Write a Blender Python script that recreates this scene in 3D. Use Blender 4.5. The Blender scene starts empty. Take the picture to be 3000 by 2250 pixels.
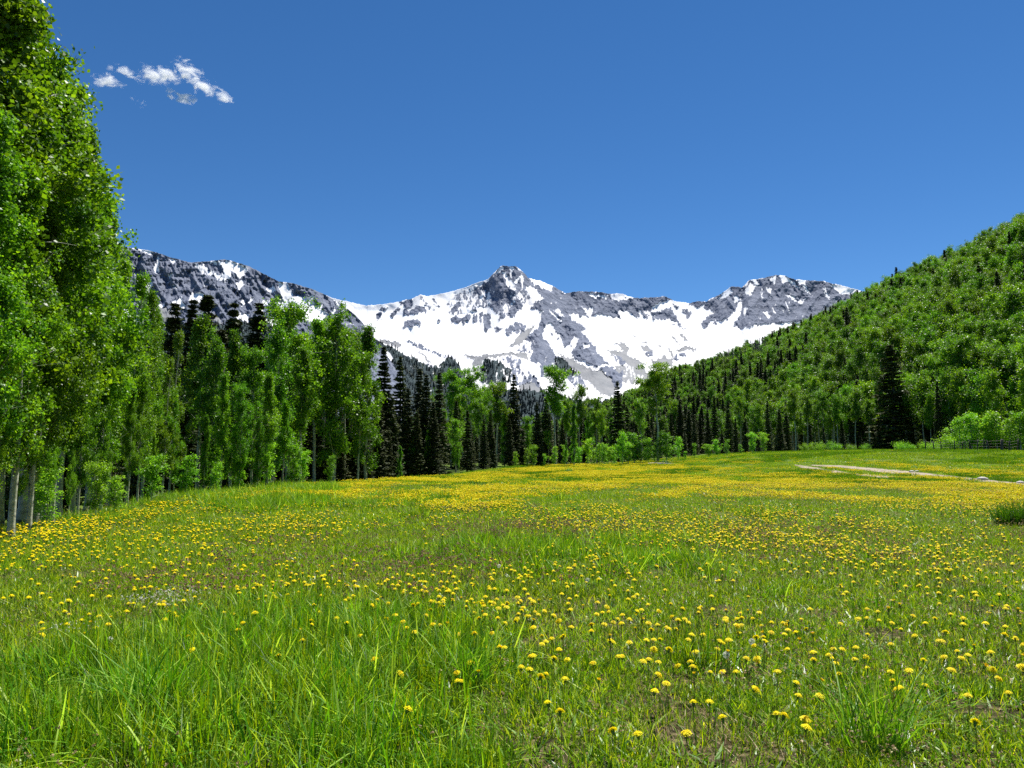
import bpy, math, numpy as np
from mathutils import Matrix, Vector
R = math.radians
sc = bpy.context.scene
COL = sc.collection
# ------------------------------------------------------------------ camera, sky, sun, exposure
F = 2224.0; HZ = 1343.0; CAMZ = 1.6          # focal length and horizon in 3000 px units
PITCH = math.atan((HZ-1125.0)/F)
cam_d = bpy.data.cameras.new('camera'); cam = bpy.data.objects.new('camera', cam_d); COL.objects.link(cam)
cam_d.sensor_width = 36.0; cam_d.lens = 36.0*F/3000.0
cam_d.clip_start = 0.1; cam_d.clip_end = 40000.0
cam.location = (0, 0, CAMZ); cam.rotation_euler = (R(90)+PITCH, 0, 0)
sc.camera = cam
SUN_EL, SUN_AZ = R(63), R(32)               # azimuth clockwise from +Y (the view direction)
w = bpy.data.worlds.new('World'); sc.world = w; w.use_nodes = True
wn = w.node_tree.nodes; wl = w.node_tree.links
sky = wn.new('ShaderNodeTexSky'); sky.sky_type = 'NISHITA'; sky.sun_disc = False
sky.sun_elevation = SUN_EL; sky.sun_rotation = SUN_AZ
sky.altitude = 3000; sky.air_density = 1.0; sky.dust_density = 0.0; sky.ozone_density = 4.0
hs = wn.new('ShaderNodeHueSaturation'); hs.inputs['Hue'].default_value = .501; hs.inputs['Saturation'].default_value = 1.22; hs.inputs['Value'].default_value = .93
wl.new(sky.outputs[0], hs.inputs['Color'])
wl.new(hs.outputs[0], wn['Background'].inputs[0]); wn['Background'].inputs[1].default_value = 0.082
sd = bpy.data.lights.new('sun', 'SUN'); sd.energy = 5.0; sd.angle = R(0.5); sd.color = (1.0, 0.965, 0.9)
so = bpy.data.objects.new('sun', sd); COL.objects.link(so)
sv = Vector((math.sin(SUN_AZ)*math.cos(SUN_EL), math.cos(SUN_AZ)*math.cos(SUN_EL), math.sin(SUN_EL)))
so.rotation_euler = sv.to_track_quat('Z', 'Y').to_euler()
sc.view_settings.view_transform = 'Standard'; sc.view_settings.look = 'None'
sc.view_settings.exposure = 0.70; sc.view_settings.gamma = 1.0
sc.render.engine = 'CYCLES'
sc.cycles.max_bounces = 6; sc.cycles.diffuse_bounces = 3; sc.cycles.transmission_bounces = 4
sc.cycles.glossy_bounces = 1; sc.cycles.volume_bounces = 8; sc.cycles.transparent_max_bounces = 4
sc.cycles.use_denoising = False

rng = np.random.default_rng(7)
# ------------------------------------------------------------------ helpers
def ray(px, py):
    cx = (np.asarray(px, float)-1500)/F; cy = (1125-np.asarray(py, float))/F
    dy = math.cos(PITCH)-cy*math.sin(PITCH); dz = math.sin(PITCH)+cy*math.cos(PITCH)
    return cx/dy, dz/dy
def project(x, y, z):
    d = y*math.cos(PITCH)+(z-CAMZ)*math.sin(PITCH)
    d = np.where(np.abs(d) < 1e-3, 1e-3, d)
    return 1500+F*x/d, 1125-F*(-y*math.sin(PITCH)+(z-CAMZ)*math.cos(PITCH))/d
def hash2(ix, iy, seed):
    n = (ix.astype(np.int64)*374761393 + iy.astype(np.int64)*668265263 + seed*1274126177) & 0x7fffffff
    n = ((n ^ (n >> 13))*1103515245 + 12345) & 0x7fffffff
    n = ((n ^ (n >> 15))*668265263) & 0x7fffffff
    return ((n ^ (n >> 16)) & 0xffff)/65535.0
def vn(x, y, seed=0):
    x = np.asarray(x, float); y = np.asarray(y, float)
    x, y = np.broadcast_arrays(x, y)
    ix = np.floor(x); iy = np.floor(y); fx = x-ix; fy = y-iy
    fx = fx*fx*(3-2*fx); fy = fy*fy*(3-2*fy)
    a = hash2(ix, iy, seed); b = hash2(ix+1, iy, seed); c = hash2(ix, iy+1, seed); d = hash2(ix+1, iy+1, seed)
    return (a*(1-fx)+b*fx)*(1-fy)+(c*(1-fx)+d*fx)*fy
def fbm(x, y, seed=0, octv=4, ridged=False):
    s = 0; amp = 1.0; tot = 0
    for o in range(octv):
        ca, sa = math.cos(.55+1.1*o), math.sin(.55+1.1*o); xx = np.asarray(x)*2**o; yy = np.asarray(y)*2**o
        n = vn(xx*ca-yy*sa+o*17.3, xx*sa+yy*ca-o*9.1, seed+o)
        if ridged: n = 1-np.abs(2*n-1)
        s = s+n*amp; tot += amp; amp *= 0.5
    return s/tot
def sstep(a, b, x):
    u = np.clip((np.asarray(x, float)-a)/(b-a), 0, 1); return u*u*(3-2*u)
def new_mesh(name, V, faces, mat, tint=None, attrs=None, smooth=False, uvless=True):
    """V (n,3); faces: (m,k) int array, or a list of such arrays"""
    if not isinstance(faces, list): faces = [faces]
    me = bpy.data.meshes.new(name)
    V = np.asarray(V, np.float32)
    me.vertices.add(len(V)); me.vertices.foreach_set('co', V.ravel())
    nl = sum(f.size for f in faces); npoly = sum(len(f) for f in faces)
    me.loops.add(nl); me.polygons.add(npoly)
    me.loops.foreach_set('vertex_index', np.concatenate([f.ravel() for f in faces]).astype(np.int32))
    tot = np.concatenate([np.full(len(f), f.shape[1], np.int32) for f in faces])
    st = np.concatenate([[0], np.cumsum(tot)[:-1]]).astype(np.int32)
    me.polygons.foreach_set('loop_start', st)
    if smooth: me.polygons.foreach_set('use_smooth', np.ones(npoly, bool))
    me.update(calc_edges=True)
    a = dict(attrs or {})
    if tint is not None: a['tint'] = tint
    for k, v in a.items():
        at = me.attributes.new(k, 'FLOAT', 'POINT'); at.data.foreach_set('value', np.asarray(v, np.float32))
    if mat: me.materials.append(mat)
    return me
def link(name, me, parent=None, kind=None, label=None, cat=None, group=None, loc=None):
    o = bpy.data.objects.new(name, me); COL.objects.link(o)
    if parent: o.parent = parent
    if loc is not None: o.location = loc
    if kind: o['kind'] = kind
    if label: o['label'] = label
    if cat: o['category'] = cat
    if group: o['group'] = group
    return o
def tubes(paths, sides=6):
    """paths: list of (pts (n,3), radii (n)) -> V, quads"""
    Vs, Fs, base = [], [], 0
    ang = np.arange(sides)*2*math.pi/sides
    for P, r in paths:
        P = np.asarray(P, float); r = np.asarray(r, float); n = len(P)
        T = np.gradient(P, axis=0); T /= np.linalg.norm(T, axis=1)[:, None]+1e-9
        ref = np.array([1.0, 0, 0]) if abs(T[0][2]) > .6 else np.array([0, 0, 1.0])
        A = np.cross(T, ref); A /= np.linalg.norm(A, axis=1)[:, None]+1e-9
        B = np.cross(T, A)
        ring = P[:, None]+r[:, None, None]*(np.cos(ang)[None, :, None]*A[:, None]+np.sin(ang)[None, :, None]*B[:, None])
        Vs.append(ring.reshape(-1, 3))
        i = np.arange(n-1)[:, None]*sides; j = np.arange(sides)[None]; j2 = (j+1) % sides
        Fs.append(np.stack([i+j, i+j2, i+sides+j2, i+sides+j], -1).reshape(-1, 4)+base)
        base += n*sides
    return np.concatenate(Vs), np.concatenate(Fs)
def rand_dirs(n, g):
    v = g.normal(size=(n, 3)); return v/np.linalg.norm(v, axis=1)[:, None]
def leaf_quads(C, s, g, up=0.0, aspect=0.8, axis=None):
    """small folded rhombic leaves at centres C, size s"""
    n = len(C); N = rand_dirs(n, g); N[:, 2] = N[:, 2]*(1+up); N /= np.linalg.norm(N, axis=1)[:, None]
    A = rand_dirs(n, g) if axis is None else axis+0.35*rand_dirs(n, g)
    A = A-(A*N).sum(1)[:, None]*N; A /= np.linalg.norm(A, axis=1)[:, None]+1e-9
    B = np.cross(N, A); s = np.broadcast_to(np.asarray(s, float), (n,))[:, None]
    V = np.stack([C-A*s*.5, C+B*s*.5*aspect+N*s*.1, C+A*s*.5, C-B*s*.5*aspect+N*s*.1], 1).reshape(-1, 3)
    return V, np.arange(4*n).reshape(n, 4)
# ------------------------------------------------------------------ materials
def mat_new(name):
    m = bpy.data.materials.new(name); m.use_nodes = True
    nt = m.node_tree; nt.nodes.clear(); return m, nt.nodes, nt.links
def ramp(nd, stops):
    r = nd.new('ShaderNodeValToRGB'); e = r.color_ramp.elements
    while len(e) > 1: e.remove(e[-1])
    e[0].position = stops[0][0]; e[0].color = (*stops[0][1], 1)
    for p, c in stops[1:]:
        x = e.new(p); x.color = (*c, 1)
    return r
def leaf_mat(name, stops, transl=0.45, tboost=(1.5, 1.5, .8), rough=.45, obvar=.25, spec=.4, hue=0.02):
    m, nd, lk = mat_new(name)
    at = nd.new('ShaderNodeAttribute'); at.attribute_name = 'tint'
    oi = nd.new('ShaderNodeObjectInfo')
    rp = ramp(nd, stops); lk.new(at.outputs['Fac'], rp.inputs[0])
    h = nd.new('ShaderNodeHueSaturation'); lk.new(rp.outputs[0], h.inputs['Color'])
    mr = nd.new('ShaderNodeMapRange'); mr.inputs[3].default_value = 1-obvar; mr.inputs[4].default_value = 1+obvar
    lk.new(oi.outputs['Random'], mr.inputs[0]); lk.new(mr.outputs[0], h.inputs['Value'])
    m2 = nd.new('ShaderNodeMath'); m2.operation = 'MULTIPLY'; m2.inputs[1].default_value = 7.31
    lk.new(oi.outputs['Random'], m2.inputs[0])
    m3 = nd.new('ShaderNodeMath'); m3.operation = 'FRACT'; lk.new(m2.outputs[0], m3.inputs[0])
    mh = nd.new('ShaderNodeMapRange'); mh.inputs[3].default_value = .5-hue; mh.inputs[4].default_value = .5+hue*.2
    lk.new(m3.outputs[0], mh.inputs[0]); lk.new(mh.outputs[0], h.inputs['Hue'])
    p = nd.new('ShaderNodeBsdfPrincipled'); lk.new(h.outputs[0], p.inputs['Base Color'])
    p.inputs['Roughness'].default_value = rough; p.inputs['Specular IOR Level'].default_value = spec
    out = nd.new('ShaderNodeOutputMaterial')
    if transl > 0:
        t = nd.new('ShaderNodeBsdfTranslucent'); mx = nd.new('ShaderNodeMixRGB'); mx.blend_type = 'MULTIPLY'; mx.inputs[0].default_value = 1
        mx.inputs[2].default_value = (*tboost, 1); lk.new(h.outputs[0], mx.inputs[1]); lk.new(mx.outputs[0], t.inputs[0])
        ms = nd.new('ShaderNodeMixShader'); ms.inputs[0].default_value = transl
        lk.new(p.outputs[0], ms.inputs[1]); lk.new(t.outputs[0], ms.inputs[2]); lk.new(ms.outputs[0], out.inputs[0])
    else: lk.new(p.outputs[0], out.inputs[0])
    return m
M_ASPEN = leaf_mat('aspen_leaf', [(0, (.045, .14, .006)), (.5, (.11, .28, .012)), (1, (.24, .46, .02))], .42, (1.5, 1.4, .5))
M_ASPEN2 = leaf_mat('aspen_leaf_deep', [(0, (.045, .14, .006)), (.5, (.095, .26, .010)), (1, (.21, .42, .018))], .45, (1.4, 1.45, .7))
M_HILL = leaf_mat('hill_aspen_leaf', [(0, (.038, .125, .006)), (.5, (.090, .235, .009)), (1, (.22, .40, .014))], .45, (1.4, 1.45, .6), obvar=.35, hue=.025)
M_BUSH = leaf_mat('bush_leaf', [(0, (.09, .24, .012)), (.5, (.17, .40, .02)), (1, (.27, .52, .03))], .5, (1.4, 1.4, .6))
M_SPRUCE = leaf_mat('spruce_needles', [(0, (.015, .028, .010)), (.55, (.048, .075, .023)), (1, (.19, .21, .07))], .12, (1.2, 1.2, .7), .6, .3, .2)
M_DEAD = leaf_mat('dead_twigs', [(0, (.09, .08, .09)), (1, (.24, .21, .23))], 0, rough=.8, spec=.1)
M_GRASS = leaf_mat('grass_blade', [(0, (.020, .085, .003)), (.4, (.10, .25, .004)), (.68, (.29, .48, .006)), (1, (.60, .70, .025))], .42, (1.4, 1.3, .35), .5, .22, .25)
M_TALL = leaf_mat('tall_grass_blade', [(0, (.022, .11, .006)), (.5, (.09, .29, .008)), (.8, (.22, .50, .02)), (1, (.42, .64, .08))], .42, (1.35, 1.3, .5), .5, .2, .25)
M_STRAW = leaf_mat('dry_straw', [(0, (.16, .10, .045)), (.5, (.36, .28, .13)), (1, (.55, .47, .28))], .25, (1.1, 1.0, .8), .7, .2, .2)
M_CLOVER = leaf_mat('broad_leaf', [(0, (.035, .13, .006)), (.5, (.15, .33, .01)), (1, (.46, .62, .05))], .4, (1.3, 1.3, .6), .4, .2, .5)
M_PINK = leaf_mat('faded_clover_head', [(0, (.16, .08, .04)), (1, (.38, .24, .17))], .2, (1, 1, 1), .8, .2, .1)
M_WHITE = leaf_mat('white_floret', [(0, (.55, .55, .40)), (1, (.8, .8, .7))], .2, (1, 1, 1), .8, .1, .1)
M_YEL = leaf_mat('dandelion_petal', [(0, (.88, .60, .004)), (.5, (.95, .84, .008)), (1, (.97, .93, .02))], .35, (1.05, 1.05, .6), .6, .08, .15, hue=.008)
M_STEM = leaf_mat('flower_stem', [(0, (.10, .20, .03)), (1, (.30, .22, .07))], .2, (1, 1, .8), .5, .2, .3)
def bark_mat(name, c1, c2, c3, scale):
    m, nd, lk = mat_new(name)
    tc = nd.new('ShaderNodeTexCoord'); mp = nd.new('ShaderNodeMapping'); mp.inputs['Scale'].default_value = (1, 1, scale)
    lk.new(tc.outputs['Object'], mp.inputs[0])
    n = nd.new('ShaderNodeTexNoise'); n.inputs['Scale'].default_value = 3.5; n.inputs['Detail'].default_value = 5
    lk.new(mp.outputs[0], n.inputs[0])
    rp = ramp(nd, [(.30, c1), (.42, c2), (.7, c3)]); lk.new(n.outputs[0], rp.inputs[0])
    p = nd.new('ShaderNodeBsdfPrincipled'); p.inputs['Roughness'].default_value = .8; lk.new(rp.outputs[0], p.inputs['Base Color'])
    b = nd.new('ShaderNodeBump'); b.inputs['Strength'].default_value = .4; b.inputs['Distance'].default_value = .03
    lk.new(n.outputs[0], b.inputs['Height']); lk.new(b.outputs[0], p.inputs['Normal'])
    out = nd.new('ShaderNodeOutputMaterial'); lk.new(p.outputs[0], out.inputs[0]); return m
M_ABARK = bark_mat('aspen_bark', (.03, .03, .025), (.30, .31, .22), (.50, .51, .40), 2.2)
M_SBARK = bark_mat('spruce_bark', (.02, .015, .012), (.06, .045, .035), (.11, .085, .07), .4)
M_WOOD = bark_mat('weathered_wood', (.10, .09, .08), (.38, .36, .33), (.55, .53, .50), .3)
M_POST = bark_mat('old_post_wood', (.015, .012, .01), (.045, .038, .032), (.10, .09, .08), .3)
def simple(name, col, rough=.8, metal=0):
    m, nd, lk = mat_new(name); p = nd.new('ShaderNodeBsdfPrincipled')
    n = nd.new('ShaderNodeTexNoise'); n.inputs['Scale'].default_value = 8; n.inputs['Detail'].default_value = 6
    rp = ramp(nd, [(.3, tuple(c*.65 for c in col)), (.7, tuple(min(1, c*1.25) for c in col))]); lk.new(n.outputs[0], rp.inputs[0])
    lk.new(rp.outputs[0], p.inputs['Base Color'])
    p.inputs['Roughness'].default_value = rough; p.inputs['Metallic'].default_value = metal
    out = nd.new('ShaderNodeOutputMaterial'); lk.new(p.outputs[0], out.inputs[0]); return m
M_WIRE = simple('rusty_wire', (.12, .10, .09), .6, .6)
M_ROCK = simple('pale_rock', (.50, .46, .42), .85)
# ------------------------------------------------------------------ terrain
EDGE = np.array([(-20, -12.5), (8, -11.5), (15, -11), (22, -10.9), (33, -12.4), (44, -12.2), (56, -8.8), (80, -3.0), (100, 5), (112, 20), (118, 34), (112, 50), (104, 62), (95, 68)])
def xb(y): return np.interp(y, [-200, 0, 60, 105, 150, 180, 300, 450, 600, 1000, 2500], [95, 90, 82, 70, 66, 62, 60, 42, 36, 30, 20])
def Zc(y): return np.interp(y, [-300, 0, 100, 200, 300, 450, 600, 900, 2500], [160, 155, 142, 124, 107, 78, 61, 40, 10])
def left_edge(y): return np.interp(y, [-50, 8, 15, 22, 33, 44, 56, 80, 110], [-13, -11.5, -11, -10.9, -12.4, -12.2, -8.8, -3.0, 4])
def H(x, y):
    x = np.asarray(x, float); y = np.asarray(y, float)
    z = 0.10*(fbm(x*.09+5, y*.09, 3, 3)-.5)*sstep(2, 12, np.hypot(x, y))*2 + .05*(fbm(x*.6, y*.6, 4, 2)-.5)
    # gentle rise of the far right meadow
    z = z+2.6*sstep(40, 98, y)*sstep(8, 46, x) + .55*sstep(60, 125, y)*(1-sstep(8, 46, x))
    # falls away into the trees on the left
    u = left_edge(y)-x
    fade = 1-sstep(60, 110, y)
    z = z-np.clip(u-.5, 0, 12)*.13*fade
    # the right hillside
    k = x-xb(y); zc = Zc(y)*(.93+.14*vn(y*.012+2, x*.004, 9))
    hill = .76*np.clip(k, 0, None)*sstep(0, 14, k)
    hill = zc*(1-np.exp(-(np.clip(hill, 0, None)/zc)**1.0*1.15))*np.where(hill > 0, 1, 0)
    hill = np.minimum(hill, zc*.93)
    z = z+hill*(.94+.12*vn(x*.05, y*.03, 21))
    # the far valley rises a little towards the range
    z = z+np.clip(y-250, 0, None)*.018*(1-sstep(1500, 2500, y))
    return z
def ground_hit(px, py, y0=2.0, y1=400.0):
    t, e = ray(px, py); ys = np.geomspace(y0, y1, 900); d = CAMZ+e*ys-H(t*ys, ys)
    i = np.argmax(d < 0)
    if not (d < 0).any(): i = len(ys)-1
    y = ys[i]; return float(t*y), float(y), float(H(t*y, y))
def grid_axis(lo, hi, fine, n):
    s = np.linspace(-1, 1, n); v = np.sinh(s*6.2)/np.sinh(6.2)
    return v*hi
gx = np.sinh(np.linspace(-1, 1, 521)*6.6)/np.sinh(6.6)*6000
gy = np.concatenate([-np.sinh(np.linspace(1, .02, 60)*5.5)/np.sinh(5.5)*6000, np.sinh(np.linspace(0, 1, 420)*6.3)/np.sinh(6.3)*6000])
X, Y = np.meshgrid(gx, gy); Z = H(X, Y)
nx, ny = len(gx), len(gy)
i = np.arange(ny-1)[:, None]*nx+np.arange(nx-1)[None]
Fq = np.stack([i, i+1, i+nx+1, i+nx], -1).reshape(-1, 4)
m, nd, lk = mat_new('meadow_soil')
tc = nd.new('ShaderNodeTexCoord')
n1 = nd.new('ShaderNodeTexNoise'); n1.inputs['Scale'].default_value = .35; n1.inputs['Detail'].default_value = 8; lk.new(tc.outputs['Object'], n1.inputs[0])
n2 = nd.new('ShaderNodeTexNoise'); n2.inputs['Scale'].default_value = 14; n2.inputs['Detail'].default_value = 6; lk.new(tc.outputs['Object'], n2.inputs[0])
r1 = ramp(nd, [(.35, (.07, .14, .012)), (.65, (.14, .22, .02))]); lk.new(n1.outputs[0], r1.inputs[0])
r2 = ramp(nd, [(.3, (.02, .018, .008)), (.5, (.06, .05, .022)), (.75, (.26, .20, .11))]); lk.new(n2.outputs[0], r2.inputs[0])
at = nd.new('ShaderNodeAttribute'); at.attribute_name = 'green'
mx = nd.new('ShaderNodeMixRGB'); lk.new(at.outputs['Fac'], mx.inputs[0]); lk.new(r2.outputs[0], mx.inputs[1]); lk.new(r1.outputs[0], mx.inputs[2])
p = nd.new('ShaderNodeBsdfPrincipled'); p.inputs['Roughness'].default_value = 1; p.inputs['Specular IOR Level'].default_value = .1
lk.new(mx.outputs[0], p.inputs['Base Color'])
bp = nd.new('ShaderNodeBump'); bp.inputs['Distance'].default_value = .04; lk.new(n2.outputs[0], bp.inputs['Height']); lk.new(bp.outputs[0], p.inputs['Normal'])
o_ = nd.new('ShaderNodeOutputMaterial'); lk.new(p.outputs[0], o_.inputs[0])
M_SOIL = m
green = sstep(9, 30, Y.ravel())*.75
g_me = new_mesh('ground', np.stack([X, Y, Z], -1).reshape(-1, 3), Fq, M_SOIL, attrs={'green': green}, smooth=True)
link('ground', g_me, kind='structure')

# dirt double track, draped over the ground
def drape_strip(name, pts, wid, mat, seed):
    pts = np.array([ground_hit(a, b)[:2] for a, b in pts])
    s = np.concatenate([[0], np.cumsum(np.linalg.norm(np.diff(pts, axis=0), axis=1))])
    q = np.arange(0, s[-1], .25); P = np.stack([np.interp(q, s, pts[:, 0]), np.interp(q, s, pts[:, 1])], 1)
    for _ in range(30): P[1:-1] = .5*P[1:-1]+.25*(P[:-2]+P[2:])
    T = np.gradient(P, axis=0); T /= np.linalg.norm(T, axis=1)[:, None]; N = np.stack([-T[:, 1], T[:, 0]], 1)
    k = 7; u = np.linspace(-1, 1, k)
    taper = np.minimum(1, np.arange(len(P))/12+.15)
    wv = wid*(.8+.5*fbm(q*.5, 0*q, seed, 3))*taper
    wr = wid*(.8+.5*fbm(q*.5, 0*q+7, seed+4, 3))*taper
    W = np.where(u[None] < 0, wv[:, None], wr[:, None])*u[None]
    XY = P[:, None]+W[..., None]*N[:, None]
    Zz = H(XY[..., 0], XY[..., 1])+.02+.03*(1-u[None]**2)
    n = len(P); ii = np.arange(n-1)[:, None]*k+np.arange(k-1)[None]
    ff = np.stack([ii, ii+1, ii+k+1, ii+k], -1).reshape(-1, 4)
    me = new_mesh(name, np.concatenate([XY, Zz[..., None]], -1).reshape(-1, 3), ff, mat, smooth=True)
    link(name, me, kind='structure'); return P, wid
m, nd, lk = mat_new('dirt_track'); tc = nd.new('ShaderNodeTexCoord')
n2 = nd.new('ShaderNodeTexNoise'); n2.inputs['Scale'].default_value = 1.8; n2.inputs['Detail'].default_value = 9; lk.new(tc.outputs['Object'], n2.inputs[0])
r2 = ramp(nd, [(.3, (.16, .12, .08)), (.5, (.31, .25, .18)), (.7, (.44, .37, .29))]); lk.new(n2.outputs[0], r2.inputs[0])
p = nd.new('ShaderNodeBsdfPrincipled'); p.inputs['Roughness'].default_value = 1; lk.new(r2.outputs[0], p.inputs['Base Color'])
bp = nd.new('ShaderNodeBump'); bp.inputs['Distance'].default_value = .08; lk.new(n2.outputs[0], bp.inputs['Height']); lk.new(bp.outputs[0], p.inputs['Normal'])
o_ = nd.new('ShaderNodeOutputMaterial'); lk.new(p.outputs[0], o_.inputs[0]); M_DIRT = m
TR1 = [(2380, 1364), (2489, 1370), (2586, 1379), (2672, 1389), (2758, 1398), (2873, 1409), (3000, 1421), (3150, 1437), (3400, 1465)]
TR2 = [(2330, 1363), (2380, 1373), (2430, 1381), (2500, 1389), (2560, 1395), (2620, 1400)]
tracks = [drape_strip('path', TR1, 1.0, M_DIRT, 3), drape_strip('path', TR2, .5, M_DIRT, 11)]
def on_track(x, y, margin=0.0):
    ok = np.zeros(len(x), bool)
    for P, wd in tracks:
        Q = P[::2]
        for k in range(0, len(x), 20000):
            d = np.hypot(x[k:k+20000, None]-Q[None, :, 0], y[k:k+20000, None]-Q[None, :, 1]).min(1)
            ok[k:k+20000] |= d < wd*.85+margin
    return ok
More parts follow.
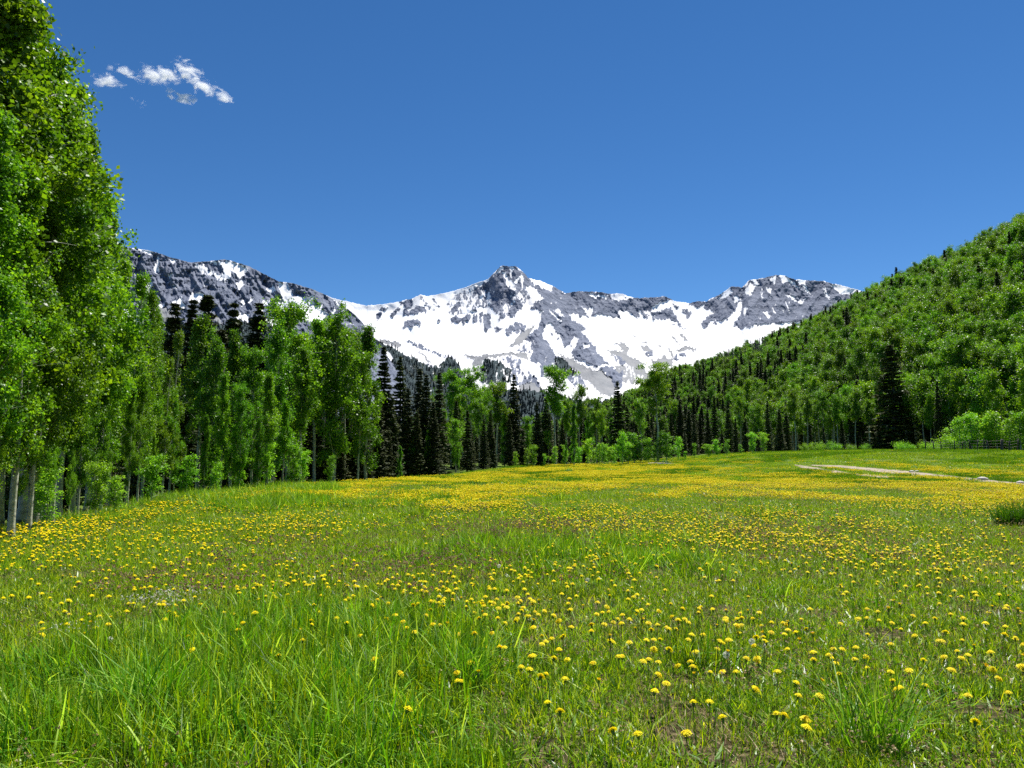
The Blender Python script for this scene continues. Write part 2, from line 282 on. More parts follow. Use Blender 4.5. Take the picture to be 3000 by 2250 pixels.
# ------------------------------------------------------------------ mountains (depth relief, real distance)
REG = {3: (1100, 800, .3152), 4: (1350, 760, .3152), 5: (1350, 920, .3937), 6: (1650, 820, .3152), 7: (2020, 780, .3937), 1: (380, 700, .3152), 2: (760, 780, .3152), 8: (1080, 940, .315)}
S, K, C_, T_ = 'snow', 'rock', 'scree', 'wood'
MASSIF = [
 (8, T_, .9, [(160,215),(200,230),(300,290),(440,350),(560,400),(640,420),(700,370),(740,335),(800,350),(860,450),(900,480),(900,900),(-700,900),(-700,150),(0,120)]),
 (8, C_, 1, [(100,160),(240,190),(300,220),(270,250),(190,210),(100,190)]),
 (8, S, 0, [(190,205),(220,205),(260,245),(215,235)]),
 (8, S, .1, [(150,280),(190,290),(225,340),(200,370),(160,330)]),
 (8, S, .3, [(440,350),(560,400),(640,420),(690,440),(620,430),(500,400)]),
 (8, K, .6, [(350,192),(430,200),(540,245),(640,295),(800,340),(790,362),(620,312),(500,262),(400,217)]),
 (8, C_, .7, [(450,290),(500,300),(560,360),(600,390),(540,370),(480,320)]),
 (3, K, 1, [(0,370),(60,370),(55,430),(10,435),(0,420)]),
 (3, K, .6, [(40,325),(110,305),(105,350),(50,365)]),
 (3, K, 1, [(140,385),(170,340),(215,305),(240,330),(225,355),(190,380),(150,410)]),
 (3, K, .9, [(210,268),(330,235),(345,290),(300,340),(320,370),(345,400),(300,400),(260,410),(255,370),(280,320),(240,285)]),
 (3, K, 1, [(320,350),(350,325),(390,295),(440,310),(475,340),(470,380),(420,365),(380,375),(360,395),(330,380)]),
 (3, K, 1, [(252,505),(270,450),(300,425),(350,430),(410,425),(425,470),(380,480),(340,502),(290,495)]),
 (3, K, .55, [(395,225),(440,222),(490,290),(555,355),(520,368),(470,300),(430,260)]),
 (3, K, .6, [(522,232),(555,240),(600,320),(560,320),(540,300)]),
 (3, K, 1, [(570,465),(590,428),(607,445),(585,470)]),
 (3, K, .48, [(660,290),(730,200),(860,170),(1000,120),(1000,300),(940,300),(900,360),(850,380),(700,390),(640,340)]),
 (3, K, 1, [(700,340),(740,290),(790,270),(780,310),(770,345),(720,375),(700,370)]),
 (3, K, 1, [(700,415),(750,398),(800,410),(805,450),(770,480),(720,460),(705,475)]),
 (3, K, 1, [(800,410),(890,380),(880,440),(860,470),(840,450),(825,492),(805,470)]),
 (3, K, 1, [(905,380),(945,375),(952,430),(935,465),(905,440)]),
 (3, K, 1, [(960,370),(1000,375),(992,440),(975,487),(960,430)]),
 (3, K, 1, [(1000,380),(1065,380),(1060,440),(1075,500),(1040,530),(1005,547),(1010,480)]),
 (3, K, 1, [(890,330),(930,330),(930,360),(900,365)]),
 (4, K, .58, [(150,250),(250,290),(560,310),(620,260),(720,300),(600,400),(500,540),(450,540),(400,560),(350,560),(300,450),(150,440)]),
 (4, K, .42, [(0,300),(150,250),(150,440),(0,500)]),
 (4, K, .86, [(190,270),(200,220),(250,195),(300,135),(340,85),(400,45),(440,50),(500,50),(560,95),(610,120),(640,175),(720,220),(640,250),(560,310),(520,300),(470,330),(440,360),(350,380),(300,370),(250,300),(190,290)]),
 (4, K, .9, [(280,350),(440,350),(430,400),(350,450),(340,500),(300,480)]),
 (4, K, .95, [(350,500),(400,490),(415,540),(380,560),(355,550)]),
 (4, K, .95, [(445,540),(460,450),(520,370),(555,370),(520,470),(480,530)]),
 (4, S, .1, [(325,115),(390,58),(405,66),(355,125),(330,135)]),
 (4, S, .1, [(452,58),(488,66),(482,130),(468,175),(455,120)]),
 (4, S, .1, [(375,120),(410,125),(450,195),(480,215),(525,285),(500,295),(460,270),(435,220),(395,160)]),
 (4, S, .1, [(488,190),(552,150),(548,178),(510,218)]),
 (4, S, .1, [(562,145),(578,130),(578,260),(562,285),(553,200)]),
 (4, K, .93, [(640,190),(760,235),(850,255),(900,255),(970,310),(1060,290),(1269,295),(1269,440),(1150,440),(1060,420),(1100,480),(1130,540),(1050,500),(1000,420),(970,430),(1010,520),(1060,580),(1140,610),(1165,650),(1110,650),(1190,740),(1269,840),(1269,952),(1030,900),(1060,820),(1110,750),(1060,700),(1000,740),(990,800),(960,810),(910,760),(920,700),(870,660),(850,600),(800,600),(760,690),(790,750),(850,820),(880,900),(1000,960),(640,960),(650,850),(690,770),(640,770),(590,750),(700,650),(720,590),(760,480),(650,450),(720,370),(780,360),(700,300),(640,240)]),
 (4, S, .1, [(620,300),(680,258),(722,310),(680,372),(640,342)]),
 (4, S, .05, [(640,180),(700,190),(800,232),(860,255),(840,290),(760,262),(690,228)]),
 (4, S, .1, [(815,455),(870,500),(938,582),(900,562),(840,500)]),
 (4, S, .1, [(865,462),(915,462),(968,538),(900,512)]),
 (4, S, .1, [(970,402),(1018,418),(1012,432),(980,430)]),
 (4, K, 1, [(415,680),(420,640),(480,608),(497,650),(470,702),(440,700)]),
 (4, K, 1, [(490,590),(540,573),(552,640),(520,705),(495,670)]),
 (4, K, 1, [(550,590),(605,618),(592,680),(555,695)]),
 (4, K, 1, [(310,640),(340,620),(392,640),(330,695)]),
 (4, C_, .8, [(500,760),(540,700),(640,640),(700,600),(640,700),(560,790),(440,820)]),
 (4, S, .12, [(460,700),(520,735),(440,800),(400,830),(420,760)]),
 (4, K, .55, [(520,850),(600,770),(690,760),(660,860),(560,870)]),
 (4, S, .25, [(800,610),(860,620),(920,740),(960,820),(1010,900),(1060,960),(1000,960),(880,850),(800,760),(755,710)]),
 (4, S, .2, [(1000,740),(1060,700),(1110,750),(1060,820),(1020,900),(1000,800)]),
 (6, K, .96, [(0,125),(120,95),(300,100),(450,120),(560,170),(700,170),(830,150),(960,145),(1020,190),(960,200),(860,215),(820,290),(860,385),(830,370),(820,300),(740,280),(802,350),(780,372),(730,310),(700,260),(706,352),(640,332),(620,300),(510,280),(542,357),(440,340),(410,330),(330,330),(265,327),(280,258),(210,268),(170,250),(230,330),(265,367),(170,330),(100,240),(130,332),(60,312),(0,300)]),
 (6, S, .05, [(450,150),(480,132),(560,142),(690,165),(600,178),(560,182),(460,180)]),
 (6, S, .15, [(245,105),(300,130),(420,150),(410,172),(300,162),(250,130)]),
 (6, K, .95, [(820,290),(900,290),(960,250),(1000,260),(1050,340),(1090,400),(1142,457),(1080,442),(1050,382),(1040,392),(990,362),(910,372),(870,387)]),
 (6, K, .9, [(1010,220),(1080,240),(1060,265),(1010,240)]),
 (6, K, .85, [(1100,280),(1150,273),(1203,310),(1160,352),(1130,320)]),
 (6, K, .95, [(1185,200),(1269,190),(1269,262),(1200,252)]),
 (6, K, 1, [(1008,403),(1052,415),(1040,432),(1010,420)]),
 (6, C_, 1, [(632,518),(660,512),(692,524),(660,532)]),
 (6, C_, 1, [(996,524),(1035,535),(1107,601),(1040,572)]),
 (6, C_, 1, [(1066,503),(1110,520),(1172,577),(1130,565)]),
 (6, C_, 1, [(718,568),(770,570),(792,592),(760,592)]),
 (6, C_, 1, [(865,595),(900,600),(930,643),(895,620)]),
 (6, C_, .85, [(470,595),(622,578),(565,592),(612,640),(590,680),(680,740),(772,797),(700,790),(790,850),(832,862),(822,940),(700,902),(600,800),(560,770),(540,790),(460,720),(408,648),(552,657),(520,610)]),
 (6, K, .7, [(460,690),(520,700),(580,770),(540,800),(480,750)]),
 (6, C_, .6, [(560,800),(640,800),(720,870),(820,940),(800,970),(560,960),(480,800)]),
 (6, C_, 1, [(690,588),(800,628),(852,690),(800,692),(740,632)]),
 (6, K, 1, [(756,668),(822,668),(842,722),(790,712)]),
 (6, C_, .85, [(810,735),(870,750),(930,690),(960,730),(1022,740),(1012,800),(850,800)]),
 (6, K, 1, [(1023,722),(1060,680),(1080,752),(1040,747)]),
 (6, K, 1, [(1080,685),(1142,690),(1132,732),(1090,722)]),
 (6, C_, 1, [(955,652),(1022,658),(1012,742),(990,702)]),
 (6, C_, .85, [(1058,648),(1190,620),(1255,650),(1180,652),(1130,672),(1080,672)]),
 (6, S, .05, [(960,670),(1000,670),(990,720),(965,715)]),
 (6, K, .95, [(75,690),(100,640),(150,555),(250,590),(310,650),(400,740),(462,792),(400,772),(350,802),(300,812),(260,782),(220,762),(130,742)]),
 (6, K, .95, [(0,390),(60,370),(150,415),(218,467),(150,470),(232,582),(170,572),(150,562),(100,530),(40,622),(0,622)]),
 (6, S, .2, [(190,590),(240,585),(250,620),(190,640)]),
 (6, C_, 1, [(0,705),(100,735),(180,790),(260,830),(340,870),(430,900),(490,970),(480,1100),(300,1050),(190,930),(90,810),(0,740)]),
 (6, K, .9, [(340,810),(420,838),(470,828),(555,858),(577,902),(520,882),(400,862),(350,852)]),
 (6, K, .8, [(440,900),(520,870),(560,930),(540,1000),(430,990)]),
 (5, C_, .95, [(20,296),(110,315),(200,300),(330,288),(490,294),(500,345),(420,312),(340,312),(200,322),(130,385),(80,402),(95,342),(50,322)]),
 (5, T_, .78, [(145,395),(180,330),(280,348),(330,398),(385,400),(375,520),(150,520)]),
 (5, K, .52, [(290,330),(350,318),(440,340),(520,450),(560,500),(590,550),(450,550),(370,480),(385,400)]),
 (5, K, 1, [(482,440),(503,500),(480,532),(450,512)]),
 (5, K, 1, [(542,450),(592,510),(580,547),(530,522)]),
 (5, C_, .9, [(430,535),(530,508),(590,548),(660,590),(430,590)]),
 (5, K, .72, [(590,350),(680,350),(720,330),(800,370),(870,440),(965,560),(900,590),(780,470),(640,460),(590,480)]),
 (5, T_, .85, [(700,330),(760,338),(885,450),(790,465),(710,400)]),
 (5, C_, 1, [(690,268),(830,368),(960,398),(1060,440),(1130,500),(1160,620),(1080,610),(950,530),(880,440),(800,372)]),
 (5, K, .9, [(1036,398),(1110,388),(1205,440),(1213,482),(1150,522),(1110,482),(1050,430)]),
 (5, S, .05, [(910,495),(940,492),(1040,590),(1000,610),(930,590)]),
 (5, T_, .95, [(-600,600),(400,560),(640,580),(900,640),(1400,640),(1400,900),(-600,900)]),
 (5, T_, .95, [(-600,640),(1500,640),(3000,640),(3000,1300),(-1500,1300),(-1500,640)]),
 (7, K, .93, [(0,258),(130,255),(200,215),(330,140),(400,150),(470,90),(630,58),(700,60),(860,85),(1000,105),(1100,130),(1235,150),(1500,220),(1500,400),(900,400),(620,430),(480,430),(400,470),(330,450),(360,330),(290,390),(200,400),(212,437),(160,400),(132,463),(78,432),(110,390),(180,340),(110,330),(110,290),(60,310),(0,290)]),
 (7, S, .12, [(212,242),(250,188),(300,155),(322,200),(280,232),(240,237)]),
 (7, S, .2, [(320,225),(382,240),(352,282),(330,252)]),
 (7, S, .1, [(408,182),(440,128),(502,150),(440,212),(420,217)]),
 (7, S, .15, [(450,110),(480,92),(528,142),(500,137)]),
 (7, S, .1, [(560,158),(615,163),(603,212),(580,197)]),
 (7, S, .15, [(600,105),(642,62),(638,127),(610,122)]),
 (7, S, .25, [(665,70),(700,62),(760,108),(835,167),(780,152),(740,122),(690,122)]),
 (7, S, .15, [(788,100),(865,88),(872,142),(830,132)]),
 (7, S, .2, [(850,145),(865,145),(915,212),(870,187)]),
 (7, S, .25, [(985,158),(1005,165),(1050,242),(1020,222)]),
 (7, S, .2, [(1055,138),(1110,140),(1240,155),(1300,190),(1200,205),(1150,225),(1100,192)]),
 (7, S, .15, [(808,262),(880,252),(820,288)]),
 (7, S, .15, [(708,262),(722,268),(755,332),(730,312)]),
 (7, S, .1, [(602,308),(615,308),(645,347),(620,337)]),
 (7, S, .15, [(545,345),(570,343),(615,385),(590,385)]),
 (7, S, .15, [(398,312),(428,303),(405,368)]),
 (7, S, .2, [(715,210),(780,238),(805,278),(760,252)]),
 (7, S, .12, [(290,382),(350,330),(385,250),(382,330),(352,400),(330,452),(280,490),(200,442)]),
]
LEFTR = [
 (1, S, .05, [(-200,40),(0,76),(90,86),(238,112),(170,147),(110,122),(0,90),(-200,60)]),
 (1, S, .05, [(223,292),(260,170),(274,163),(277,260),(250,322)]),
 (1, S, .05, [(347,168),(445,195),(400,222),(380,190)]),
 (1, S, .28, [(598,222),(660,228),(740,290),(840,340),(930,300),(860,240),(895,185),(960,210),(1110,265),(1060,322),(1020,372),(980,312),(940,312),(930,372),(860,392),(780,332),(735,347),(650,302)]),
 (1, S, .02, [(860,240),(900,188),(960,212),(1090,262),(1040,310),(1010,350),(970,270),(930,240),(920,310),(880,370)]),
 (1, S, .3, [(740,205),(850,205),(860,240),(740,240)]),
 (1, S, .15, [(985,400),(1062,388),(1062,432),(1020,474)]),
 (1, S, .1, [(358,320),(397,328),(382,367)]),
 (1, S, .05, [(400,440),(440,450),(415,462)]),
 (1, S, .02, [(555,562),(578,508),(640,498),(700,518),(757,540),(710,572),(600,592)]),
 (1, S, .02, [(390,592),(480,548),(500,610),(520,640),(410,642)]),
 (1, S, .05, [(1028,572),(1050,565),(1078,590),(1040,632)]),
 (1, S, .05, [(1103,592),(1130,548),(1158,560),(1120,602)]),
 (1, S, .1, [(-40,640),(100,720),(200,675),(330,600),(300,650),(240,690),(100,800),(-60,740)]),
 (1, S, .15, [(130,380),(200,370),(210,430),(170,520),(130,500)]),
 (1, C_, .95, [(190,705),(260,640),(400,640),(520,650),(440,720),(300,770)]),
 (1, C_, .8, [(780,730),(830,720),(860,800),(800,790)]),
 (1, S, .1, [(955,690),(1020,690),(1112,708),(1100,775),(1000,735)]),
 (1, C_, .8, [(930,730),(1000,745),(1090,780),(1000,800)]),
 (1, S, .1, [(1205,642),(1240,580),(1275,570),(1275,700),(1220,692)]),
 (2, S, .22, [(178,147),(250,147),(300,210),(310,280),(500,280),(490,330),(520,362),(592,340),(570,400),(642,430),(600,502),(480,522),(380,482),(200,422),(170,342),(230,322),(200,232)]),
 (2, S, .03, [(310,290),(480,300),(490,350),(520,380),(560,410),(600,480),(480,510),(400,440),(330,360)]),
 (2, S, .05, [(185,150),(245,150),(235,205),(300,260),(330,330),(240,320)]),
 (2, S, .12, [(58,220),(120,178),(155,222),(130,252),(170,270),(100,255)]),
 (2, S, .05, [(0,440),(15,350),(102,318),(60,372),(40,452)]),
 (2, S, .05, [(668,422),(695,385),(705,400),(690,425)]),
 (2, S, .05, [(748,390),(760,390),(790,455),(775,445)]),
 (2, S, .1, [(680,305),(700,305),(740,360),(720,350)]),
 (2, S, .2, [(830,540),(880,545),(870,560)]),
 (1, T_, .95, [(-400,700),(0,720),(80,790),(200,800),(350,800),(700,800),(850,790),(1000,770),(1110,770),(1300,800),(1500,850),(1500,2000),(-400,2000)]),
 (1, S, .3, [(1250,730),(1400,760),(1420,830),(1300,800)]),
]
def in_poly(px, py, P):
    ins = np.zeros(px.shape, bool); n = len(P); j = n-1
    for i in range(n):
        xi, yi = P[i]; xj, yj = P[j]
        if yi != yj:
            c = ((yi > py) != (yj > py)) & (px < (xj-xi)*(py-yi)/(yj-yi)+xi); ins ^= c
        j = i
    return ins
def paint(px, py, polys, base_k, base_c=0., base_t=0.):
    wx = px+11*(fbm(px/16, py/16, 31, 4)-.5)+5*(vn(px/4, py/6, 33)-.5); wy = py+15*(fbm(px/14+50, py/22, 41, 4)-.5)+8*(vn(px/3.5+9, py/6, 43)-.5)
    k = np.full(px.shape, base_k, float); c = np.full(px.shape, base_c, float); t = np.full(px.shape, base_t, float)
    for reg, kind, val, P in polys:
        ox, oy, s = REG[reg]; Q = [(ox+a*s, oy+b*s) for a, b in P]
        q = np.array(Q); bb = (wx > q[:, 0].min()) & (wx < q[:, 0].max()) & (wy > q[:, 1].min()) & (wy < q[:, 1].max())
        idx = np.nonzero(bb)
        if not len(idx[0]): continue
        ins = in_poly(wx[idx], wy[idx], Q); sel = tuple(a[ins] for a in idx)
        if kind == S: k[sel] = val; c[sel] = 0; t[sel] = 0
        elif kind == K: k[sel] = val; c[sel] = 0; t[sel] = 0
        elif kind == C_: c[sel] = 1; k[sel] = val; t[sel] = 0
        else: k[sel] = val; t[sel] = 1; c[sel] = 0
    return k, c, t
m, nd, lk = mat_new('alpine_rock_and_snow')
tc = nd.new('ShaderNodeTexCoord')
def noise(scale, detail, mapping=None, rough=.6):
    n = nd.new('ShaderNodeTexNoise'); n.inputs['Scale'].default_value = scale; n.inputs['Detail'].default_value = detail; n.inputs['Roughness'].default_value = rough
    if mapping:
        mp = nd.new('ShaderNodeMapping'); mp.inputs['Scale'].default_value = mapping; lk.new(tc.outputs['Object'], mp.inputs[0]); lk.new(mp.outputs[0], n.inputs[0])
    else: lk.new(tc.outputs['Object'], n.inputs[0])
    return n
na = noise(.012, 10, (1, 1, 1), .65); nb = noise(.008, 8, (1, 1, 2.2), .60); nc = noise(.018, 8, (1, 1, .5), .60)
rk = ramp(nd, [(.25, (.06, .075, .115)), (.45, (.13, .15, .205)), (.62, (.20, .22, .28)), (.8, (.32, .32, .35))])
ad = nd.new('ShaderNodeMath'); ad.operation = 'ADD'; lk.new(nb.outputs[0], ad.inputs[0]); lk.new(nc.outputs[0], ad.inputs[1])
hf = nd.new('ShaderNodeMath'); hf.operation = 'MULTIPLY'; hf.inputs[1].default_value = .5; lk.new(ad.outputs[0], hf.inputs[0]); lk.new(hf.outputs[0], rk.inputs[0])
scr = ramp(nd, [(.3, (.19, .20, .215)), (.7, (.29, .29, .295))]); lk.new(na.outputs[0], scr.inputs[0])
wd_ = ramp(nd, [(.35, (.018, .032, .038)), (.65, (.045, .070, .075))]); lk.new(na.outputs[0], wd_.inputs[0])
snw = ramp(nd, [(.35, (.86, .83, .80)), (.6, (.93, .93, .94))]); lk.new(na.outputs[0], snw.inputs[0])
def attr(nm):
    a = nd.new('ShaderNodeAttribute'); a.attribute_name = nm; return a.outputs['Fac']
m1 = nd.new('ShaderNodeMixRGB'); lk.new(attr('scree'), m1.inputs[0]); lk.new(rk.outputs[0], m1.inputs[1]); lk.new(scr.outputs[0], m1.inputs[2])
m2 = nd.new('ShaderNodeMixRGB'); lk.new(attr('wood'), m2.inputs[0]); lk.new(m1.outputs[0], m2.inputs[1]); lk.new(wd_.outputs[0], m2.inputs[2])
m3 = nd.new('ShaderNodeMixRGB'); lk.new(attr('rock'), m3.inputs[0]); lk.new(snw.outputs[0], m3.inputs[1]); lk.new(m2.outputs[0], m3.inputs[2])
p = nd.new('ShaderNodeBsdfPrincipled'); p.inputs['Roughness'].default_value = .9; p.inputs['Specular IOR Level'].default_value = .15; lk.new(m3.outputs[0], p.inputs['Base Color'])
bp = nd.new('ShaderNodeBump'); bp.inputs['Distance'].default_value = 26; lk.new(nc.outputs[0], bp.inputs['Height'])
bs = nd.new('ShaderNodeMath'); bs.operation = 'MULTIPLY'; bs.inputs[1].default_value = .9; lk.new(attr('bumpy'), bs.inputs[0]); lk.new(bs.outputs[0], bp.inputs['Strength'])
bp2 = nd.new('ShaderNodeBump'); bp2.inputs['Distance'].default_value = 14; lk.new(nb.outputs[0], bp2.inputs['Height']); lk.new(bs.outputs[0], bp2.inputs['Strength']); lk.new(bp.outputs[0], bp2.inputs['Normal'])
lk.new(bp2.outputs[0], p.inputs['Normal'])
o_ = nd.new('ShaderNodeOutputMaterial'); lk.new(p.outputs[0], o_.inputs[0]); M_MTN = m
def seg_dist(px, py, pts):
    d = np.full(px.shape, 1e9)
    for (x0, y0), (x1, y1) in zip(pts[:-1], pts[1:]):
        L = (x1-x0)**2+(y1-y0)**2; u = np.clip(((px-x0)*(x1-x0)+(py-y0)*(y1-y0))/L, 0, 1)
        d = np.minimum(d, np.hypot(px-x0-u*(x1-x0), py-y0-u*(y1-y0)))
    return d
def mountain(name, crest, px0, px1, foot, Y0, Y1, polys, base_k, ribs, step, vstep, jag, seed):
    cols = np.arange(px0, px1, step); cr = np.array(crest, float)*1.3562
    top = np.interp(cols, cr[:, 0], cr[:, 1])
    base_top = top.copy()
    top = top-jag*(fbm(cols/9, 0*cols, seed, 4)-.5)*2-jag*.5*(vn(cols/3.1, 0*cols+3, seed+7)-.5)
    rows = int((foot-top.min())/vstep); s = np.linspace(0, 1, rows)**1.0
    PX = np.repeat(cols[None], rows, 0); PY = foot+(top[None]-foot)*s[:, None]
    k, c, t = paint(PX, PY, polys, base_k)
    en = np.clip((1250-PY)/(1250-base_top[None]), -.6, 1.03)
    Yd = np.where(en > 0, Y0+(Y1-Y0)*(1-(np.clip(1.03-en, 0, 2)/1.03)**1.45), Y0+(Y1-Y0)*en*.55)
    for pts, amp, wd in ribs: Yd = Yd-amp*np.exp(-(seg_dist(PX, PY, pts)/wd)**1.4)*np.clip(1.15-en, .12, 1)*np.where(en < 0, 0, 1)
    soft = k.copy()
    for _ in range(3):
        soft[1:-1, 1:-1] = (soft[1:-1, 1:-1]*2+soft[:-2, 1:-1]+soft[2:, 1:-1]+soft[1:-1, :-2]+soft[1:-1, 2:])/6
    gully = fbm((PX+.45*PY)/26+.3*fbm(PX/40, PY/40, seed+3), PY/60, seed+1, 4, True)*.5+fbm((PX-.5*PY)/30, PY/60, seed+31, 4, True)*.5
    gul2 = fbm(PX/9, PY/22, seed+5, 4, True)
    band = fbm(PX/90, PY/9, seed+11, 3)
    rel = (gully-.55)*210+(gul2-.55)*22+(band-.5)*30
    Yd = Yd-rel*(.06+.94*np.clip(soft, 0, 1))*(1-.5*np.clip(en, 0, 1))*np.where(c > .5, .25, 1)
    Yd = Yd-50*(fbm(PX/60, PY/50, seed+2, 3)-.5)
    tt, ee = ray(PX, PY)
    V = np.stack([tt*Yd, Yd, CAMZ+ee*Yd], -1)
    # break the snow line along the fall line
    streak = fbm(PX/7+.25*fbm(PX/30, PY/30, 77)*8, PY/19, seed+21, 4)*.6+fbm(PX/3.2, PY/6, seed+25, 2)*.4
    streak = (streak-.5)*2.6+.5
    rock = sstep(.40, .60, k+(streak-.5)*np.where((k > .02), .62, .2)*np.where(k >= 1, .35, 1)*np.where(c > .5, .6, 1))
    # back face
    back = []
    for q in (1, 2, 3):
        b = V[-1].copy(); b[:, 1] += 260*q+40*q*vn(cols/20, 0*cols, q); b[:, 2] -= 170*q; back.append(b)
    V = np.concatenate([V, np.array(back)]); nr = rows+3
    def ext(a): return np.concatenate([a, np.repeat(a[-1:], 3, 0)]).ravel()
    n = len(cols); ii = np.arange(nr-1)[:, None]*n+np.arange(n-1)[None]
    ff = np.stack([ii, ii+1, ii+n+1, ii+n], -1).reshape(-1, 4)
    me = new_mesh(name, V.reshape(-1, 3), ff, M_MTN, attrs={'rock': ext(rock), 'scree': ext(c), 'wood': ext(t), 'bumpy': ext(rock*np.where(c > .5, .15, 1))}, smooth=True)
    link(name, me, kind='structure')
    return cols, V[:rows], k, c, t, rock
CREST_M = [(560,640),(640,640),(700,636),(721,645),(791,660),(839,656),(887,646),(908,636),(921,640),(967,632),(993,625),(1039,608),(1052,605),(1068,588),(1080,576),(1087,573),(1098,576),(1113,574),(1127,585),(1133,590),(1140,600),(1165,606),(1193,617),(1207,625),(1220,633),(1247,629),(1287,630),(1321,635),(1340,634),(1372,644),(1400,643),(1430,641),(1440,641),(1457,651),(1491,655),(1505,651),(1525,651),(1551,638),(1582,618),(1602,621),(1619,605),(1650,600),(1676,594),(1695,596),(1718,604),(1778,607),(1846,624),(1900,640),(2000,668),(2250,700)]
CREST_L = [(-150,560),(120,540),(200,530),(281,535),(333,543),(365,555),(413,567),(450,564),(485,560),(498,563),(538,575),(573,593),(602,608),(631,611),(674,624),(705,638),(718,646),(745,662),(765,678),(780,693),(800,720),(830,760),(860,800),(880,830)]
def z3(reg, pts): ox, oy, s = REG[reg]; return [(ox+a*s, oy+b*s) for a, b in pts]
ribs = [(z3(4, [(470,60),(640,240),(780,380),(760,560),(700,680),(740,850),(700,1000)]), 420, 60),
        (z3(4, [(780,380),(1000,600),(1150,760),(1260,950)]), 330, 50),
        (z3(3, [(410,200),(390,330),(340,480)]), 160, 45),
        (z3(7, [(400,150),(440,300),(400,430)]), 150, 40), (z3(7, [(660,70),(620,220),(560,380)]), 260, 90),
        (z3(5, [(200,310),(250,400),(260,520)]), 300, 70)]
MM = mountain('mountain_range', CREST_M, 760, 2800, 1385, 2300, 4600, MASSIF, .03, ribs, 1.6, 1.25, 2.2, 100)
ML = mountain('mountain_ridge', CREST_L, -260, 1180, 1390, 1500, 2700, LEFTR, .95, [(z3(1, [(900,200),(700,400),(560,700)]), 180, 80), (z3(2, [(330,160),(560,260),(760,420),(900,520)]), 120, 60)], 1.8, 1.5, 1.6, 300)

# ------------------------------------------------------------------ instanced "stuff" helper
def gn_scatter(name, protos, P, rot, scl, idx, label=None):
    """one object: points that carry copies of unlinked prototype meshes"""
    col = bpy.data.collections.new(name+'_prototypes')
    for q, me in enumerate(protos):
        o = bpy.data.objects.new('%s_%02d' % (name, q), me); col.objects.link(o)
    me = bpy.data.meshes.new(name); P = np.asarray(P, np.float32)
    me.vertices.add(len(P)); me.vertices.foreach_set('co', P.ravel())
    for nm, ty, v in (('rot', 'FLOAT', rot), ('scl', 'FLOAT', scl), ('pick', 'INT', idx)):
        a = me.attributes.new(nm, ty, 'POINT'); a.data.foreach_set('value', np.asarray(v, np.float32 if ty == 'FLOAT' else np.int32))
    ob = link(name, me, kind='stuff', label=label)
    ng = bpy.data.node_groups.new(name+'_nodes', 'GeometryNodeTree')
    ng.interface.new_socket('Geometry', in_out='INPUT', socket_type='NodeSocketGeometry')
    ng.interface.new_socket('Geometry', in_out='OUTPUT', socket_type='NodeSocketGeometry')
    N = ng.nodes; L = ng.links; gi = N.new('NodeGroupInput'); go = N.new('NodeGroupOutput')
    iop = N.new('GeometryNodeInstanceOnPoints'); ci = N.new('GeometryNodeCollectionInfo')
    ci.inputs['Collection'].default_value = col; ci.inputs['Separate Children'].default_value = True; ci.inputs['Reset Children'].default_value = True
    def na_(nm, ty):
        n = N.new('GeometryNodeInputNamedAttribute'); n.data_type = ty; n.inputs['Name'].default_value = nm; return n.outputs['Attribute']
    cx = N.new('ShaderNodeCombineXYZ'); L.new(na_('rot', 'FLOAT'), cx.inputs[2])
    L.new(gi.outputs[0], iop.inputs['Points']); L.new(ci.outputs[0], iop.inputs['Instance'])
    iop.inputs['Pick Instance'].default_value = True; L.new(na_('pick', 'INT'), iop.inputs['Instance Index'])
    L.new(cx.outputs[0], iop.inputs['Rotation']); L.new(na_('scl', 'FLOAT'), iop.inputs['Scale'])
    L.new(iop.outputs[0], go.inputs[0])
    md = ob.modifiers.new('scatter', 'NODES'); md.node_group = ng
    return ob
